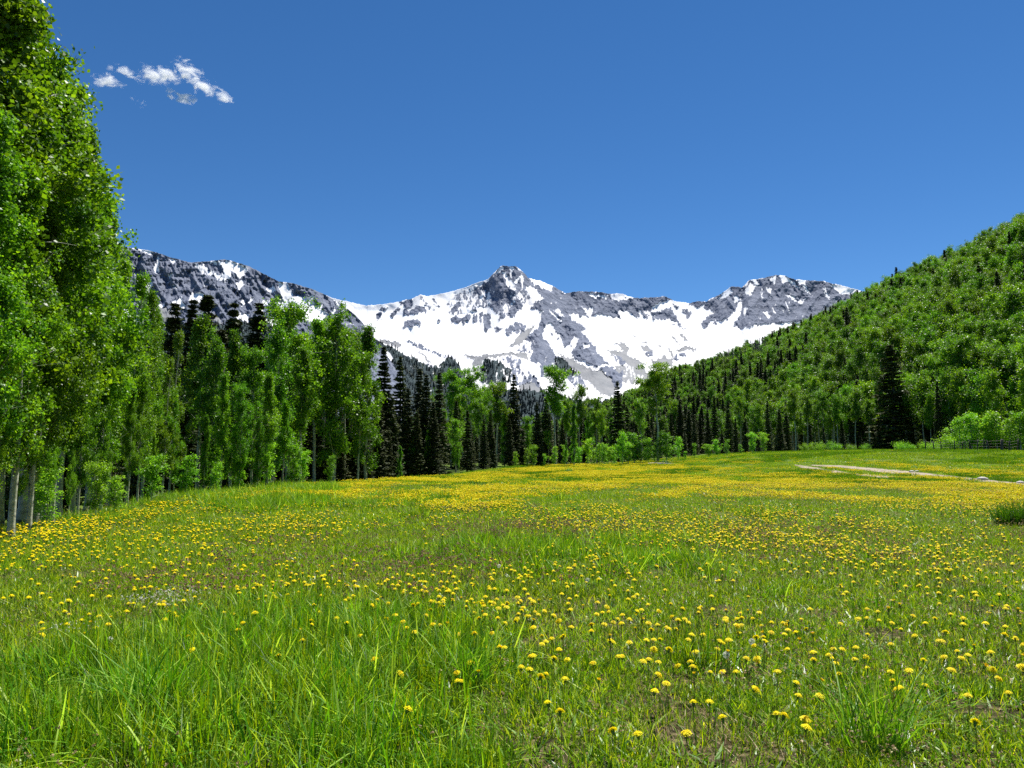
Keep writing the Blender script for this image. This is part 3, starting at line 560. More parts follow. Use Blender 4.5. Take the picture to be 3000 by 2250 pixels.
# ------------------------------------------------------------------ tree prototypes
def aspen(hgt, base, rad, nleaf, leaf, seed, prof='round', nb=46, r0=None, sides=7, mat=None, sig=.13, upw=(.35, .9), bare=0, rag=(.45, 1.25), gap=.30):
    g = np.random.default_rng(seed); r0 = r0 or hgt*.012
    n = 14; zz = np.linspace(-.4, hgt*.98, n); wob = np.cumsum(g.normal(0, hgt*.0035, (n, 2)), 0); wob[0] = 0
    Tk = np.concatenate([wob, zz[:, None]], 1); rr = r0*np.clip(1-(zz/hgt), 0, 1)**.8+.008; rr[0] *= 1.35
    paths = [(Tk, rr)]; cl = []; wts = []
    for b in range(nb):
        u = (b+g.random())/nb; z = base+(hgt*.97-base)*u
        pr = {'mid': math.sin(math.pi*min(1, .25+.68*u))**.6, 'round': math.sin(math.pi*min(1, .10+.82*u))**.7, 'column': (1-u)**.45*(.45+.55*min(1, u*5)), 'cone': (1-u)**.75*(.5+.5*min(1, u*6)), 'top': math.sin(math.pi*min(1, .12+.80*u))**.5}[prof]
        L = max(.25, rad*pr*g.uniform(*rag)); a = g.uniform(0, 2*math.pi) if b % 3 else b*2.4; el = g.uniform(*upw)
        p0 = np.array([np.interp(z, zz, Tk[:, 0]), np.interp(z, zz, Tk[:, 1]), z])
        d = np.array([math.cos(a)*math.cos(el), math.sin(a)*math.cos(el), math.sin(el)])
        q = np.linspace(0, 1, 5)[:, None]; bend = np.array([0, 0, L*.18])*q**2
        P = p0+d*q*L+bend+g.normal(0, L*.03, (5, 3))*q
        rb = r0*.28*(1-u*.6); paths.append((P, np.linspace(rb, .004, 5)))
        nt = 4+int(L*4.5)
        for k in range(nt):
            w_ = g.uniform(.25, 1.05); c = p0+d*w_*L+bend[-1]*w_*w_
            off = g.normal(0, .17*L+.08, 3); off[2] = abs(off[2])*.6; e = c+off
            if vn(math.atan2(e[1], e[0])*1.6+seed, e[2]*(.9 if hgt > 6 else 2.5)+np.hypot(e[0], e[1])*1.1, seed+5) > gap or u > .9: cl.append(e); wts.append(g.uniform(.4, 1.5))
            if k < 2: paths.append((np.array([c, (c+e)/2+[0, 0, .02], e]), np.array([.01, .007, .003])))
    V, Fc = tubes(paths, sides if sides < 6 else 6)
    tr = new_mesh('trunk', V, Fc, M_ABARK, smooth=True)
    if bare: return tr, None
    cl = np.array(cl); wts = np.array(wts); wts /= wts.sum()
    ci = g.choice(len(cl), nleaf, p=wts); s_ = sig*(1+.5*g.random(len(cl)))[ci][:, None]
    off = g.normal(size=(nleaf, 3))*s_*[1, 1, 1.15]; C = cl[ci]+off
    C[:, 2] = np.maximum(C[:, 2], .05)
    V, Fc = leaf_quads(C, leaf*g.uniform(.7, 1.25, nleaf), g, .3)
    tint = np.clip(g.normal(.5, .22, nleaf)+(g.random(len(cl))[ci]-.5)*.7, 0, 1)
    cr = new_mesh('crown', V, Fc, mat or M_ASPEN, tint=np.repeat(tint, 4))
    return tr, cr
def spruce(hgt, rad, nspr, seed, base=.06, spl=.26, dead=False, gaps=.12):
    g = np.random.default_rng(seed); n = 8
    zz = np.linspace(-.3, hgt, n); Tk = np.stack([np.cumsum(g.normal(0, hgt*.002, n)), np.cumsum(g.normal(0, hgt*.002, n)), zz], 1)
    r0 = hgt*.014; paths = [(Tk, r0*np.clip(1-zz/hgt, 0, 1)+.01)]
    nw = int(hgt*3.0); cs, ax, tt = [], [], []
    per = max(3, nspr//(nw*8))
    lump = g.uniform(.8, 1.15, nw)
    for w_ in range(nw):
        u = base+(1-base)*(w_+.5*g.random())/nw; z = hgt*u
        for b in range(8):
            if g.random() < gaps: continue
            L = (rad*(1-u)**.85*lump[w_]+.10)*g.uniform(.6, 1.15); a = g.uniform(0, 2*math.pi)
            dr = -.25-.25*(1-u)+g.normal(0, .08); q = np.linspace(0, 1, 4)[:, None]
            d = np.array([math.cos(a), math.sin(a), 0.0]); P = np.array([0, 0, z])+d*q*L+np.array([0, 0, 1.0])*(dr*q*L+.28*L*q**2)
            if b < 3 or dead: paths.append((P, np.linspace(.022, .005, 4)))
            k = max(2, int(per*(L/rad+.35))); s = g.uniform(.12, 1.05, k)[:, None]
            sd_ = np.cross(d, [0, 0, 1.0]); sg = g.choice([-1, 1], k)[:, None]
            c = np.array([0, 0, z])+d*s*L+np.array([0, 0, 1.0])*(dr*s*L+.28*L*s**2)+sd_*sg*g.random((k, 1))*L*.33*(1.1-s*.7)
            c[:, 2] -= g.random(k)*.16
            cs.append(c); ax.append(d*.8+sd_*sg*.7+np.array([0, 0, -.18])); tt.append(np.clip(g.normal(.42, .2, k)+(s[:, 0]-.6)*.3, 0, 1))
    V, Fc = tubes(paths, 5); tr = new_mesh('trunk', V, Fc, M_SBARK if not dead else M_DEAD, smooth=True)
    C = np.concatenate(cs); A = np.concatenate(ax); tt = np.concatenate(tt)
    if dead:
        keep = g.random(len(C)) < .8; C, A, tt = C[keep], A[keep], tt[keep]
    V, Fc = leaf_quads(C, spl*g.uniform(.6, 1.2, len(C)), g, 1.2, .32 if not dead else .10, A)
    cr = new_mesh('crown', V, Fc, M_DEAD if dead else M_SPRUCE, tint=np.repeat(tt, 4))
    return tr, cr
def bush(hgt, rad, nleaf, leaf, seed, mat=None, nb=14):
    g = np.random.default_rng(seed); paths = []; cl = []
    for b in range(nb):
        a = g.uniform(0, 2*math.pi); el = g.uniform(.75, 1.45); L = hgt*g.uniform(.6, 1.0); q = np.linspace(0, 1, 5)[:, None]
        p0 = np.array([g.normal(0, rad*.2), g.normal(0, rad*.2), 0]); d = np.array([math.cos(a)*math.cos(el)*rad/hgt*1.3, math.sin(a)*math.cos(el)*rad/hgt*1.3, math.sin(el)])
        P = p0+d*q*L; P[0, 2] = -.1; paths.append((P, np.linspace(.02, .004, 5)))
        for k in range(9):
            w_ = g.uniform(.15, 1); cl.append(p0+d*w_*L+g.normal(0, .10*rad, 3))
    V, Fc = tubes(paths, 4); tr = new_mesh('stems', V, Fc, M_ABARK, smooth=True)
    cl = np.array(cl); ci = g.integers(0, len(cl), nleaf); C = cl[ci]+g.normal(size=(nleaf, 3))*rad*.13; C[:, 2] = np.maximum(C[:, 2], .03)
    V, Fc = leaf_quads(C, leaf*g.uniform(.7, 1.25, nleaf), g, .3)
    tint = np.clip(g.normal(.5, .22, nleaf)+(g.random(len(cl))[ci]-.5)*.3, 0, 1)
    return tr, new_mesh('foliage', V, Fc, mat or M_BUSH, tint=np.repeat(tint, 4))
PRO = {}
def proto(key, n, fn): PRO[key] = [fn(s) for s in range(n)]
proto('near', 4, lambda s: (11.0,)+aspen(11, 1.9, 1.95, 30000, .095, 10+s, 'cone', 54, .11, mat=M_ASPEN, sig=.10, gap=.40, rag=(.3, 1.35), upw=(.15, .8)))
proto('mid', 4, lambda s: (10.0,)+aspen(10, [.8, 3.4, 1.6, .6][s], 2.0, 16000, .125, 30+s, 'cone' if s % 2 else 'mid', 46, .12, mat=M_ASPEN2, sig=.11, upw=(.7, 1.25), gap=.40, rag=(.3, 1.3)))
proto('high', 4, lambda s: (14.0,)+aspen(14, 7.0, 2.4, 13000, .16, 50+s, 'top', 34, .15, mat=M_ASPEN, sig=.14, upw=(.2, 1.0), gap=.40, rag=(.35, 1.25)))
proto('young', 4, lambda s: (4.0,)+aspen(4, .35, .85, 2600, .11, 70+s, 'mid', 18, .03, mat=M_BUSH, sig=.09, upw=(.5, 1.1), gap=.25))
proto('hill', 4, lambda s: (11.0,)+aspen(11, 4.4, 1.9, 4200, .22, 90+s, 'mid', 22, .12, 4, mat=M_HILL, sig=.19, upw=(.3, 1.1), gap=.33, rag=(.4, 1.4)))
proto('bare', 2, lambda s: (12.0,)+aspen(12, 5.0, 2.2, 10, .1, 110+s, 'top', 26, .09, 4, bare=1)[:1]+(None,))
proto('spruce', 5, lambda s: (14.0,)+spruce(14, 1.9, 21000, 130+s, spl=.34, gaps=.08))
proto('spire', 4, lambda s: (14.0,)+spruce(14, 1.6, 13000, 150+s, spl=.40, gaps=.06))
proto('farspruce', 3, lambda s: (13.0,)+spruce(13, 1.9, 4200, 170+s, spl=.7, gaps=.05))
proto('dead', 3, lambda s: (12.0,)+spruce(12, 1.2, 4200, 190+s, spl=.5, dead=True))
proto('bush', 4, lambda s: (1.8,)+bush(1.8, 1.3, 3200, .085, 210+s))
proto('shrub', 2, lambda s: (.7,)+bush(.7, .9, 2200, .07, 230+s, M_ASPEN2, 18))
NAME = {'near': 'aspen_tree', 'mid': 'aspen_tree', 'high': 'aspen_tree', 'young': 'aspen_sapling', 'hill': 'aspen_tree', 'bare': 'bare_tree', 'spruce': 'spruce_tree',
        'spire': 'spruce_tree', 'farspruce': 'spruce_tree', 'dead': 'dead_spruce', 'bush': 'bush', 'shrub': 'shrub'}
CAT = {'aspen_tree': 'aspen tree', 'aspen_sapling': 'young aspen', 'bare_tree': 'bare tree', 'spruce_tree': 'spruce tree', 'dead_spruce': 'dead tree', 'bush': 'bush', 'shrub': 'shrub'}
THINGS = []
def plant(kind, x, y, hgt, wid=1.0, lean=0.0, note=None, seed=None):
    v = PRO[kind][(len(THINGS)*7+3) % len(PRO[kind])] if seed is None else PRO[kind][seed % len(PRO[kind])]
    nm = NAME[kind]; e = bpy.data.objects.new(nm, None); COL.objects.link(e)
    z = float(H(x, y)); k = hgt/v[0]; e.location = (x, y, z-.02); e.scale = (k*wid, k*wid, k)
    e.rotation_euler = (lean*.3, lean, float(rng.uniform(0, 6.28))); e['category'] = CAT[nm]
    link('stems' if kind in ('bush', 'shrub') else 'trunk', v[1], e)
    if v[2] is not None: link('foliage' if kind in ('bush', 'shrub') else 'crown', v[2], e)
    px, py = project(x, y, z); tpx, tpy = project(x, y, z+hgt)
    THINGS.append(dict(o=e, nm=nm, kind=kind, px=float(px), py=float(py), top=float(tpy), y=y, h=hgt, note=note)); return e
def tree_at(kind, px, top, y, wid=1.0, note=None, lean=0.0, seed=None):
    """px and top in 2212 px units of the photograph"""
    t, _ = ray(px*1.3562, 1300); x = float(t*y); _, e = ray(px*1.3562, top*1.3562)
    hgt = (CAMZ+float(e)*y-float(H(x, y)))*(.97 if 'spr' in kind or 'spi' in kind else .955); return plant(kind, x, y, hgt, wid, lean, note, seed)
# --- left stand, near aspens
for px, top, y, wd in [(-150,-260,15,1.2),(-70,-230,16,1.2),(-15,-120,16.5,1.1),(35,-60,18,1.0),(70,60,19,.95),(105,95,19.5,.9),(-20,200,14.5,.9),(62,300,15.5,.9),(140,150,21,.9),(165,215,23,.9),(100,400,17,.85),
        (190,300,23.5,.9),(212,385,25,.85),(235,450,26,.8),(150,520,19.5,.8),(262,520,28,.8),(290,570,29,.75),(235,640,24,.75),(325,606,31,.75),(345,640,33,.7),(310,700,27,.7),(50,620,16.2,.7),(0,560,14.6,.7),(190,700,21.5,.7),(365,760,31,.65),
        (295,820,25,.6),(110,800,18.4,.6),(392,850,32,.6),(240,870,23,.6),(50,900,16.8,.55),(170,930,20,.5),(345,930,28,.5),(380,700,35,.7)]:
    tree_at('near', px-(26 if top < 560 else 12), top+(8 if top < 560 else 0), y, wd*.95, 'left')
for px, top, y in [(110,1015,18),(215,1000,21),(330,985,26),(405,985,31),(255,1030,22.3)]:
    tree_at('young', px, top, y, 1.5, 'left')
for px, top, y, wd in [(430,672,39,.85),(462,720,37,.8),(500,700,40,.8),(545,752,40,.9),(580,800,38,.85),(590,700,46,.8),(480,800,34,.7),(520,830,35,.7),(612,860,41,.8),(560,900,37,.7),(445,890,33,.6)]:
    tree_at('mid', px, top, y, wd, 'left middle')
for px, top, y, wd in [(622,655,50,1.25),(680,678,54,1.0),(722,672,55,1.1),(790,692,60,1.05),(775,760,57,.9),(650,740,49,.9)]:
    tree_at('mid', px, top, y, wd*.86, 'left middle')
for px, top, y in [(640,720,62),(675,760,60),(700,700,66),(760,720,66),(610,760,56),(745,700,62),(600,690,60)]:
    tree_at('high', px, top, y, .8, 'left middle')
for px, top, y, wd in [(635,1000-40,41,1.3),(655,975,43,1.2),(715,985,47,1.0),(470,1000,33,1.4),(520,985,35,1.4),(575,960,38,1.5)]:
    tree_at('young', px, top, y, wd, 'left middle')
# --- spruces behind the left aspens
for px, top, y, wd in [(365,640,50,1.1),(405,636,54,1.0),(435,622,52,1.25),(495,645,56,1.1),(550,640,58,1.15),(330,760,44,1.2),(470,700,52,1.2),(520,760,52,1.3),(400,800,46,1.3),(230,820,34,1.2),(60,840,27,1.3),(-30,860,24,1.3),(140,860,29,1.2),(600,830,54,1.3)]:
    tree_at('spire', px, top-6, y, wd*1.25, 'behind left aspens')
# --- the dark spruce block left of centre
for px, top, y, wd in [(660,850,60,1.2),(690,880,58,1.3),(745,782,64,1.25),(735,880,60,1.2),(770,860,64,1.2),(826,735,70,1.05),(815,830,66,1.2),(862,760,76,1.15),(845,850,70,1.2),(880,830,74,1.2),(905,785,80,1.1),(920,800,78,1.2),(948,796,82,1.05),
        (710,920,56,1.2),(790,900,62,1.2),(935,860,76,1.2),(900,880,74,1.1),(840,920,68,1.0),(985,860,92,1.1),(1010,880,88,1.2),(1045,900,96,1.1),(1060,880,100,1.0)]:
    tree_at('spruce', px, top, y, wd, 'centre left')
for px, top, y, wd in [(975,797,100,1.0),(1018,800,104,1.05),(1072,822,110,1.2),(945,850,98,.8),(1000,830,106,.9),(1050,850,106,.8)]:
    tree_at('high', px, top, y, wd, 'centre')
for px, top, y, wd in [(990,850,96,.9),(1035,860,100,.9),(1090,870,112,.9),(1140,900,116,.9),(1225,860,124,.9),(1270,900,126,.9),(1320,900,130,.9),(1345,930,126,.8),(960,880,90,.8),(1185,930,114,.8)]:
    tree_at('high' if px % 2 else 'mid', px, top, y, wd, 'centre')
for px, top, y, wd in [(1110,800,112,1.05),(1160,862,112,1.0),(1180,852,116,1.1),(1215,900,118,1.0),(1240,905,122,1.1),(1130,920,112,1.0),(1020,930,92,1.1),(1335,815,128,1.15),(1100,900,108,1.3),(1290,910,134,1.1),(1375,900,132,1.1),(1262,930,125,1.0),(1065,930,100,1.0),(1355,870,134,1.1)]:
    tree_at('spruce', px, top, y, wd, 'centre')
for px, top, y, wd in [(1200,787,115,1.15),(1252,832,122,.8),(1288,856,126,1.0),(1420,790,112,1.35),(1300,880,120,.8),(1385,860,130,.9)]:
    tree_at('high', px, top, y, wd, 'centre')
for px, top, y, wd in [(1240,868,108,.75),(985,905,84,.8),(892,925,74,.7),(925,930,76,.65),(865,960,68,.9),(990,960,82,.7),(1222,950,108,.6)]:
    tree_at('mid', px, top, y, wd, 'centre')
for px, top, y in [(940,790,90),(905,760,90),(950,770,94)]:
    tree_at('bare', px, top, y, .8, 'centre')
# --- young growth along the foot of the centre trees
for px in np.arange(1250, 1420, 13):
    tree_at('young', px+rng.normal(0, 4), rng.uniform(935, 975), rng.uniform(104, 112), rng.uniform(1.0, 1.6), 'centre foot')
for px, top, y, wd in [(1440,935,108,1.8),(1465,945,114,1.2),(1500,958,116,1.0),(1530,960,112,2.0),(1548,950,114,1.6),(1570,950,116,1.3),(1625,935,118,1.3),(1650,935,118,1.3),(1600,960,118,1.4),(1420,950,108,1.2),(1480,975,110,1.2)]:
    tree_at('young', px, top, y, wd, 'right centre foot')
for px in np.arange(1090, 1250, 22):
    tree_at('young', px+rng.normal(0, 5), rng.uniform(960, 985), rng.uniform(104, 112), 1.1, 'centre foot')
# --- right centre and right: spruces on the flat in front of the hill
for px, top, y, wd in [(1932,735,122,1.75),(1685,880,128,1.2),(1560,925,126,1.2),(1500,900,136,1.1),(1530,880,142,1.1),(1470,860,140,1.1),(1450,890,134,1.1),(1590,900,134,1.1),(1610,880,140,1.1),(1640,930,128,1.0),(1480,930,128,1.1),(1420,905,134,1.1),(1400,880,140,1.1),
        (1395,930,126,1.1),(1545,850,155,1.0),(1500,850,160,1.0),(1455,830,165,1.0),(1575,860,150,1.0),(1720,920,128,1.0),(1750,900,134,1.0),(1780,920,128,1.1),(1820,900,130,1.1),(1860,930,126,1.1),(1900,900,130,1.1),(1970,900,128,1.2),(2010,910,126,1.1),(1985,940,120,1.1),(1840,860,140,.9),(1700,860,145,.9),(1660,860,150,.9)]:
    tree_at('spruce' if px == 1932 else 'spire', px, top, y, wd*1.05, 'right')
for px, top, y, wd in [(a_, b_, c_+(14 if a_ > 1990 else 0), d_) for a_, b_, c_, d_ in [(1600,860,134,.8),(1640,870,132,.8),(1718,840,124,1.0),(1745,850,128,.9),(1780,850,128,.9),(1810,850,130,.9),(1850,840,128,1.0),(1880,860,126,.9),(1995,810,116,1.0),(1905,790,130,.8),(2030,870,112,.8),(1960,800,130,.9),
        (2060,740,108,1.1),(2085,720,104,1.1),(2110,750,104,1.0),(2140,735,102,1.1),(2165,760,98,1.1),(2195,740,96,1.2),(2225,730,92,1.2),(2120,800,104,1.0),(2180,700,104,1.1),(2050,800,112,1.0),(2260,720,88,1.2),(2020,760,118,1.0)]]:
    tree_at('high', px, top, y, wd, 'right')
# --- bright bushes behind the fence
for px, y in zip([a_ for a_ in [1740,1770,1800,1835,1870,1945,1960,1995,2015,2040,2060,2085,2100,2125,2140,2160,2180,2200,2220,2070,2110,2150,2190,2205]], [118,118,120,118,116,109,108,106,104,103,101,100,98,96,97,95,94,92,90,105,101,98,95,97]):
    t, _ = ray(px*1.3562, 1300)
    y += 4; plant('bush', float(t*y), float(y), float(rng.uniform(1.6, 2.4))*(1.25 if px > 2040 else .8), float(rng.uniform(.9, 1.4)), 0, 'fence')
for px, top, y in [(2075,905,102),(2100,895,100),(2130,900,99),(2155,890,97),(2185,905,95),(2205,890,93)]:
    tree_at('young', px, top, y, 1.6, 'fence')
for px, py in [(1228, 1022), (1440, 1002), (2135, 972), (1240, 1110), (815, 1095)]:
    x, y, z = ground_hit(px*1.3562, py*1.3562); plant('shrub', x, y, .5 if py < 1050 else .28, 1.0 if py < 1050 else .7, 0, 'meadow')
# --- hillside wood: the ones that show largest as trees, the rest one mass
hx, hy, hk = [], [], []
cand = 0
while cand < 34000:
    y = rng.uniform(60, 640); x = rng.uniform(xb(y)-8, xb(y)+min(210, 60+y*.5)+20); cand += 1
    if x/y > .80 or x/y < .10: continue
    hx.append(x); hy.append(y)
hx = np.array(hx); hy = np.array(hy)
order = np.argsort(hy); keep = []; cell = {}
for i in order:
    sp = 2.7 if hy[i] < 220 else 3.5 if hy[i] < 380 else 4.6
    c = (int(hx[i]//sp), int(hy[i]//sp)); bad = False
    for a in (-1, 0, 1):
        for b in (-1, 0, 1):
            for j in cell.get((c[0]+a, c[1]+b), []):
                if (hx[i]-hx[j])**2+(hy[i]-hy[j])**2 < sp*sp: bad = True
    if not bad: keep.append(i); cell.setdefault(c, []).append(i)
hx, hy = hx[keep], hy[keep]; hz = H(hx, hy)
fr = (hx-xb(hy) > -6) & (hy > 88); hx, hy, hz = hx[fr], hy[fr], hz[fr]
px, py = project(hx, hy, hz)
con = fbm(hx*.02, hy*.02, 55, 3)+.25*(1-sstep(0, 60, hx-xb(hy)))*sstep(110, 200, hy)
rr = rng.random(len(hx)); hgt = rng.uniform(8.5, 12.5, len(hx))
u_ = px/1.3562
kind = np.where((con > .63) & (rr < .6), 'spire', np.where(rr < .05, 'spire', 'hill'))
dz = (u_ > 1480) & (u_ < 1660) & (py/1.3562 > 730) & (py/1.3562 < 830) & (rr < .65); kind[dz] = 'dead'
vis = (px > -20) & (px < 3080)
hx, hy, hz, kind, hgt, px, py = [a[vis] for a in (hx, hy, hz, kind, hgt, px, py)]
od = np.argsort(hy); n_ind = {'hill': 150, 'spire': 60, 'dead': 30}; rest = []
for i in od:
    k = kind[i]
    if n_ind[k] > 0:
        n_ind[k] -= 1; plant(str(k), float(hx[i]), float(hy[i]), float(hgt[i])*(1.15 if k != 'hill' else 1), float(rng.uniform(.85, 1.15)), 0, 'hill')
    else: rest.append(i)
def merged(v):
    """trunk and crown of a prototype as one mesh, for the mass of far trees"""
    Vs, Fs, ts, ms, b = [], [], [], [], 0
    mats = []
    for me in v[1:]:
        if me is None: continue
        n = len(me.vertices); co = np.empty(n*3, np.float32); me.vertices.foreach_get('co', co)
        f = np.empty(len(me.loops), np.int32); me.loops.foreach_get('vertex_index', f)
        tt = np.zeros(n, np.float32)
        if 'tint' in me.attributes: me.attributes['tint'].data.foreach_get('value', tt)
        Vs.append(co.reshape(-1, 3)); Fs.append(f.reshape(-1, 4)+b); ts.append(tt); ms.append(np.full(len(f)//4, len(mats), np.int32)); mats.append(me.materials[0]); b += n
    me = new_mesh('tree', np.concatenate(Vs)/v[0], np.concatenate(Fs), None, tint=np.concatenate(ts))
    for q in mats: me.materials.append(q)
    me.polygons.foreach_set('material_index', np.concatenate(ms)); return me
rest = np.array(rest)
farP = [merged(v) for v in PRO['hill']]+[merged(v) for v in PRO['farspruce']]+[merged(v) for v in PRO['dead']]
base_i = {'hill': 0, 'spire': 4, 'dead': 7}; cnt = {'hill': 4, 'spire': 3, 'dead': 3}
ix = np.array([base_i[k]+rng.integers(cnt[k]) for k in kind[rest]])
gn_scatter('hillside_wood', farP, np.stack([hx, hy, hz], 1)[rest], rng.uniform(0, 6.28, len(rest)), hgt[rest]*np.where(kind[rest] == 'spire', 1.2, 1), ix, 'mass of aspens and spruces covering the right hillside')
# distinct dark conifers standing above the hillside canopy
def hill_spot(px, py):
    t, e = ray(px*1.3562, py*1.3562); ys = np.geomspace(80, 700, 1500); d = CAMZ+e*ys-H(t*ys, ys); i = np.argmax(d < 0)
    return (float(t*ys[i]), float(ys[i])) if (d < 0).any() else None
for px, ptop, pbase in [(1953,548,580),(1908,562,600),(1897,565,600),(1855,600,628),(1993,530,555),(2015,525,545),(2040,520,550),(2185,450,478),(1912,640,0),(1800,705,745),(1795,715,755),(1835,720,770),(1863,648,700),(2045,640,710),(1745,600,0),(1708,680,730),(1975,575,600),(1640,700,0),(1575,720,0),(1530,735,0)]:
    if not pbase: pbase = ptop+38
    s = hill_spot(px, pbase+6)
    if s is None: continue
    t, _ = ray(px*1.3562, 1300); x, y = s; _, e = ray(px*1.3562, ptop*1.3562)
    hh = max(6., min(24., CAMZ+float(e)*y-float(H(x, y))))
    plant('spruce', x, y, hh, 1.25, 0, 'skyline' if pbase < 640 else 'hill accent')
# far valley wood behind the centre trees
n = 1500; vy = rng.uniform(150, 600, n); vx = rng.uniform(-.30, .26, n)*vy
okv = (vx < xb(vy)-4) & (vx > -.36*vy); vx, vy = vx[okv], vy[okv]
sel = rng.random(len(vx)); gn_scatter('valley_wood', farP, np.stack([vx, vy, H(vx, vy)], 1), rng.uniform(0, 6.28, len(vx)), rng.uniform(8, 13, len(vx))*np.interp(vy, [150, 600], [.9, 1.5]), np.where(sel < .85, 4+rng.integers(0, 3, len(vx)), rng.integers(0, 4, len(vx))), 'dark conifer wood filling the valley floor behind the meadow trees')
# left wood interior, dark spruces and aspens behind the first rows
n = 260; vy = rng.uniform(22, 95, n); vx = left_edge(vy)-rng.uniform(9, 50, n)
okv = (vx/vy > -1.0) & (vx/vy < -.09); vx, vy = vx[okv], vy[okv]
gn_scatter('left_wood', [merged(v) for v in PRO['spire'][:3]]+[merged(v) for v in PRO['mid'][:2]], np.stack([vx, vy, H(vx, vy)], 1), rng.uniform(0, 6.28, len(vx)), rng.uniform(5.5, 8.0, len(vx))*np.interp(vy, [20, 95], [.75, 1.3]), np.where(rng.random(len(vx)) < .7, rng.integers(0, 3, len(vx)), 3+rng.integers(0, 2, len(vx))), 'dark interior of the wood behind the left aspens')
# tiny conifers on the lower mountain slopes
def slope_trees(name, MT, n, seed, lab, hh):
    cols, V, k, c, t, rock = MT; g = np.random.default_rng(seed)
    I = g.integers(0, V.shape[0], n*6); J = g.integers(0, V.shape[1], n*6)
    prob = np.where(t[I, J] > .5, 1.0, 0.0)*np.where(rock[I, J] > .5, 1, .12); ok = g.random(n*6) < prob
    P = V[I[ok], J[ok]][:n]; P = P[:n]
    return gn_scatter(name, [merged(v) for v in FT], P, g.uniform(0, 6.28, len(P)), g.uniform(.6, 1.2, len(P))*hh, g.integers(0, 3, len(P)), lab)
M_FARN = leaf_mat('far_conifer_hazed', [(0, (.02, .035, .04)), (1, (.06, .09, .09))], 0, rough=.9, spec=.1)  # conifer colour lightened and blued: distance haze put into the material
FT = [(13.0,)+spruce(13, 2.3, 420, 300+s, spl=2.0, gaps=0) for s in range(3)]
for v in FT: v[1].materials[0] = M_FARN; v[2].materials[0] = M_FARN
slope_trees('slope_wood', MM, 9000, 5, 'dark conifers on the lower slopes of the snowy range', 17)
slope_trees('ridge_wood', ML, 4000, 6, 'dark conifers at the foot of the left ridge', 12)

# ------------------------------------------------------------------ fence, log, stones
fr_pts = [(2711,1316),(2737,1319),(2758,1318),(2797,1314),(2817,1313),(2828,1316),(2842,1322),(2849,1318),(2862,1328),(2884,1326),(2899,1325),(2936,1325),(2957,1325),(2981,1325)]
fence = bpy.data.objects.new('fence', None); COL.objects.link(fence)
fence['label'] = 'old wire fence of dark leaning wooden posts in front of the bright bushes'; fence['category'] = 'fence'
tops = []
for q, (px, py) in enumerate(fr_pts):
    _t, _e = ray(px, py); y = 95-q*.4; x = float(_t*y)
    z = float(H(x, y)); hg = float(rng.uniform(1.1, 1.45)); thick = {11: .16, 12: .1}.get(q, .065)
    lx, ly = rng.normal(0, .10), rng.normal(0, .08); lx = {7: -.45, 4: .25, 8: .2, 10: -.22, 13: .25}.get(q, lx)
    if q == 0: fence.location = (x, y, z); F0 = np.array([x, y, z])
    P = np.array([[x, y, z-.3], [x+lx*.5, y+ly*.5, z+hg*.5], [x+lx, y+ly, z+hg], [x+lx, y+ly, z+hg+.01]])-F0
    V, Fc = tubes([(P, np.array([thick*1.1, thick, thick*.85, .001]))], 7)
    link('post', new_mesh('post', V, Fc, M_POST, smooth=False), fence); tops.append(P)
tops = [T for _, T in sorted(((T[0][0], T) for T in tops), key=lambda a: a[0])]
for fz in (.35, .62, .88):
    P = np.array([T[0]+(T[2]-T[0])*(.2+.8*fz) for T in tops]); V, Fc = tubes([(P, np.full(len(P), .008))], 4)
    link('wire', new_mesh('wire', V, Fc, M_WIRE), fence)
for (a, b, r, lab) in [((1898,1363),(1960,1366),.10,'long pale fallen log lying at the meadow edge near the lone aspen'),((1925,1366),(1972,1367),.07,'short pale fallen log in front of the longer one')]:
    xa = np.array(ground_hit(*a, 20, 140)); xb_ = np.array(ground_hit(*b, 20, 140)); yy = 98-(r < .1)*1.5
    ta, _ = ray(*a); tb, _ = ray(*b); A = np.array([ta*yy, yy, H(ta*yy, yy)+r*1.8]); B = np.array([tb*yy, yy-.8, H(tb*yy, yy-.8)+r*1.3])
    q = np.linspace(0, 1, 7)[:, None]; P = A+(B-A)*q; P[:, 2] += .05*np.sin(q[:, 0]*5); P0 = A.copy()
    br = [(P-P0, np.linspace(r, r*.5, 7)*np.array([.6, 1, 1, .95, 1, 1, .5]))]
    for w_ in (.3, .6, .8):
        c = (A+(B-A)*w_)-P0; br.append((np.array([c, c+[.1, -.15, .25], c+[.25, -.2, .45]]), np.array([r*.35, r*.25, .01])))
    V, Fc = tubes(br, 7); link('fallen_log', new_mesh('fallen_log', V, Fc, M_WOOD, smooth=True), label=lab, cat='log', loc=P0)
def stone(px, py, s, lab, seed):
    x, y, z = ground_hit(px, py); g = np.random.default_rng(seed)
    u, v = np.meshgrid(np.linspace(0, 2*math.pi, 13)[:-1], np.linspace(-1.4, 1.4, 7)); r = s*(.8+.45*vn(u*1.3+seed, v*1.7, seed))
    V = np.stack([r*np.cos(u)*np.cos(v)*1.3, r*np.sin(u)*np.cos(v), r*np.sin(v)*.65+s*.3], -1).reshape(-1, 3)
    ii = np.arange(6)[:, None]*12+np.arange(12)[None]; jj = np.arange(6)[:, None]*12+(np.arange(12)[None]+1) % 12
    ff = np.stack([ii, jj, jj+12, ii+12], -1).reshape(-1, 4); caps = np.array([np.arange(12)[::-1], 72+np.arange(12)])
    link('stone', new_mesh('stone', V, [ff, caps], M_ROCK), label=lab, cat='stone', loc=(x, y, z))
stone(2880, 1408, .26, 'largest pale stone on the dirt track, near the right edge', 1)
stone(2672, 1385, .17, 'pale stone at the far side of the dirt track', 2)
stone(2686, 1384, .14, 'small pale stone right of the one at the far side of the track', 3)
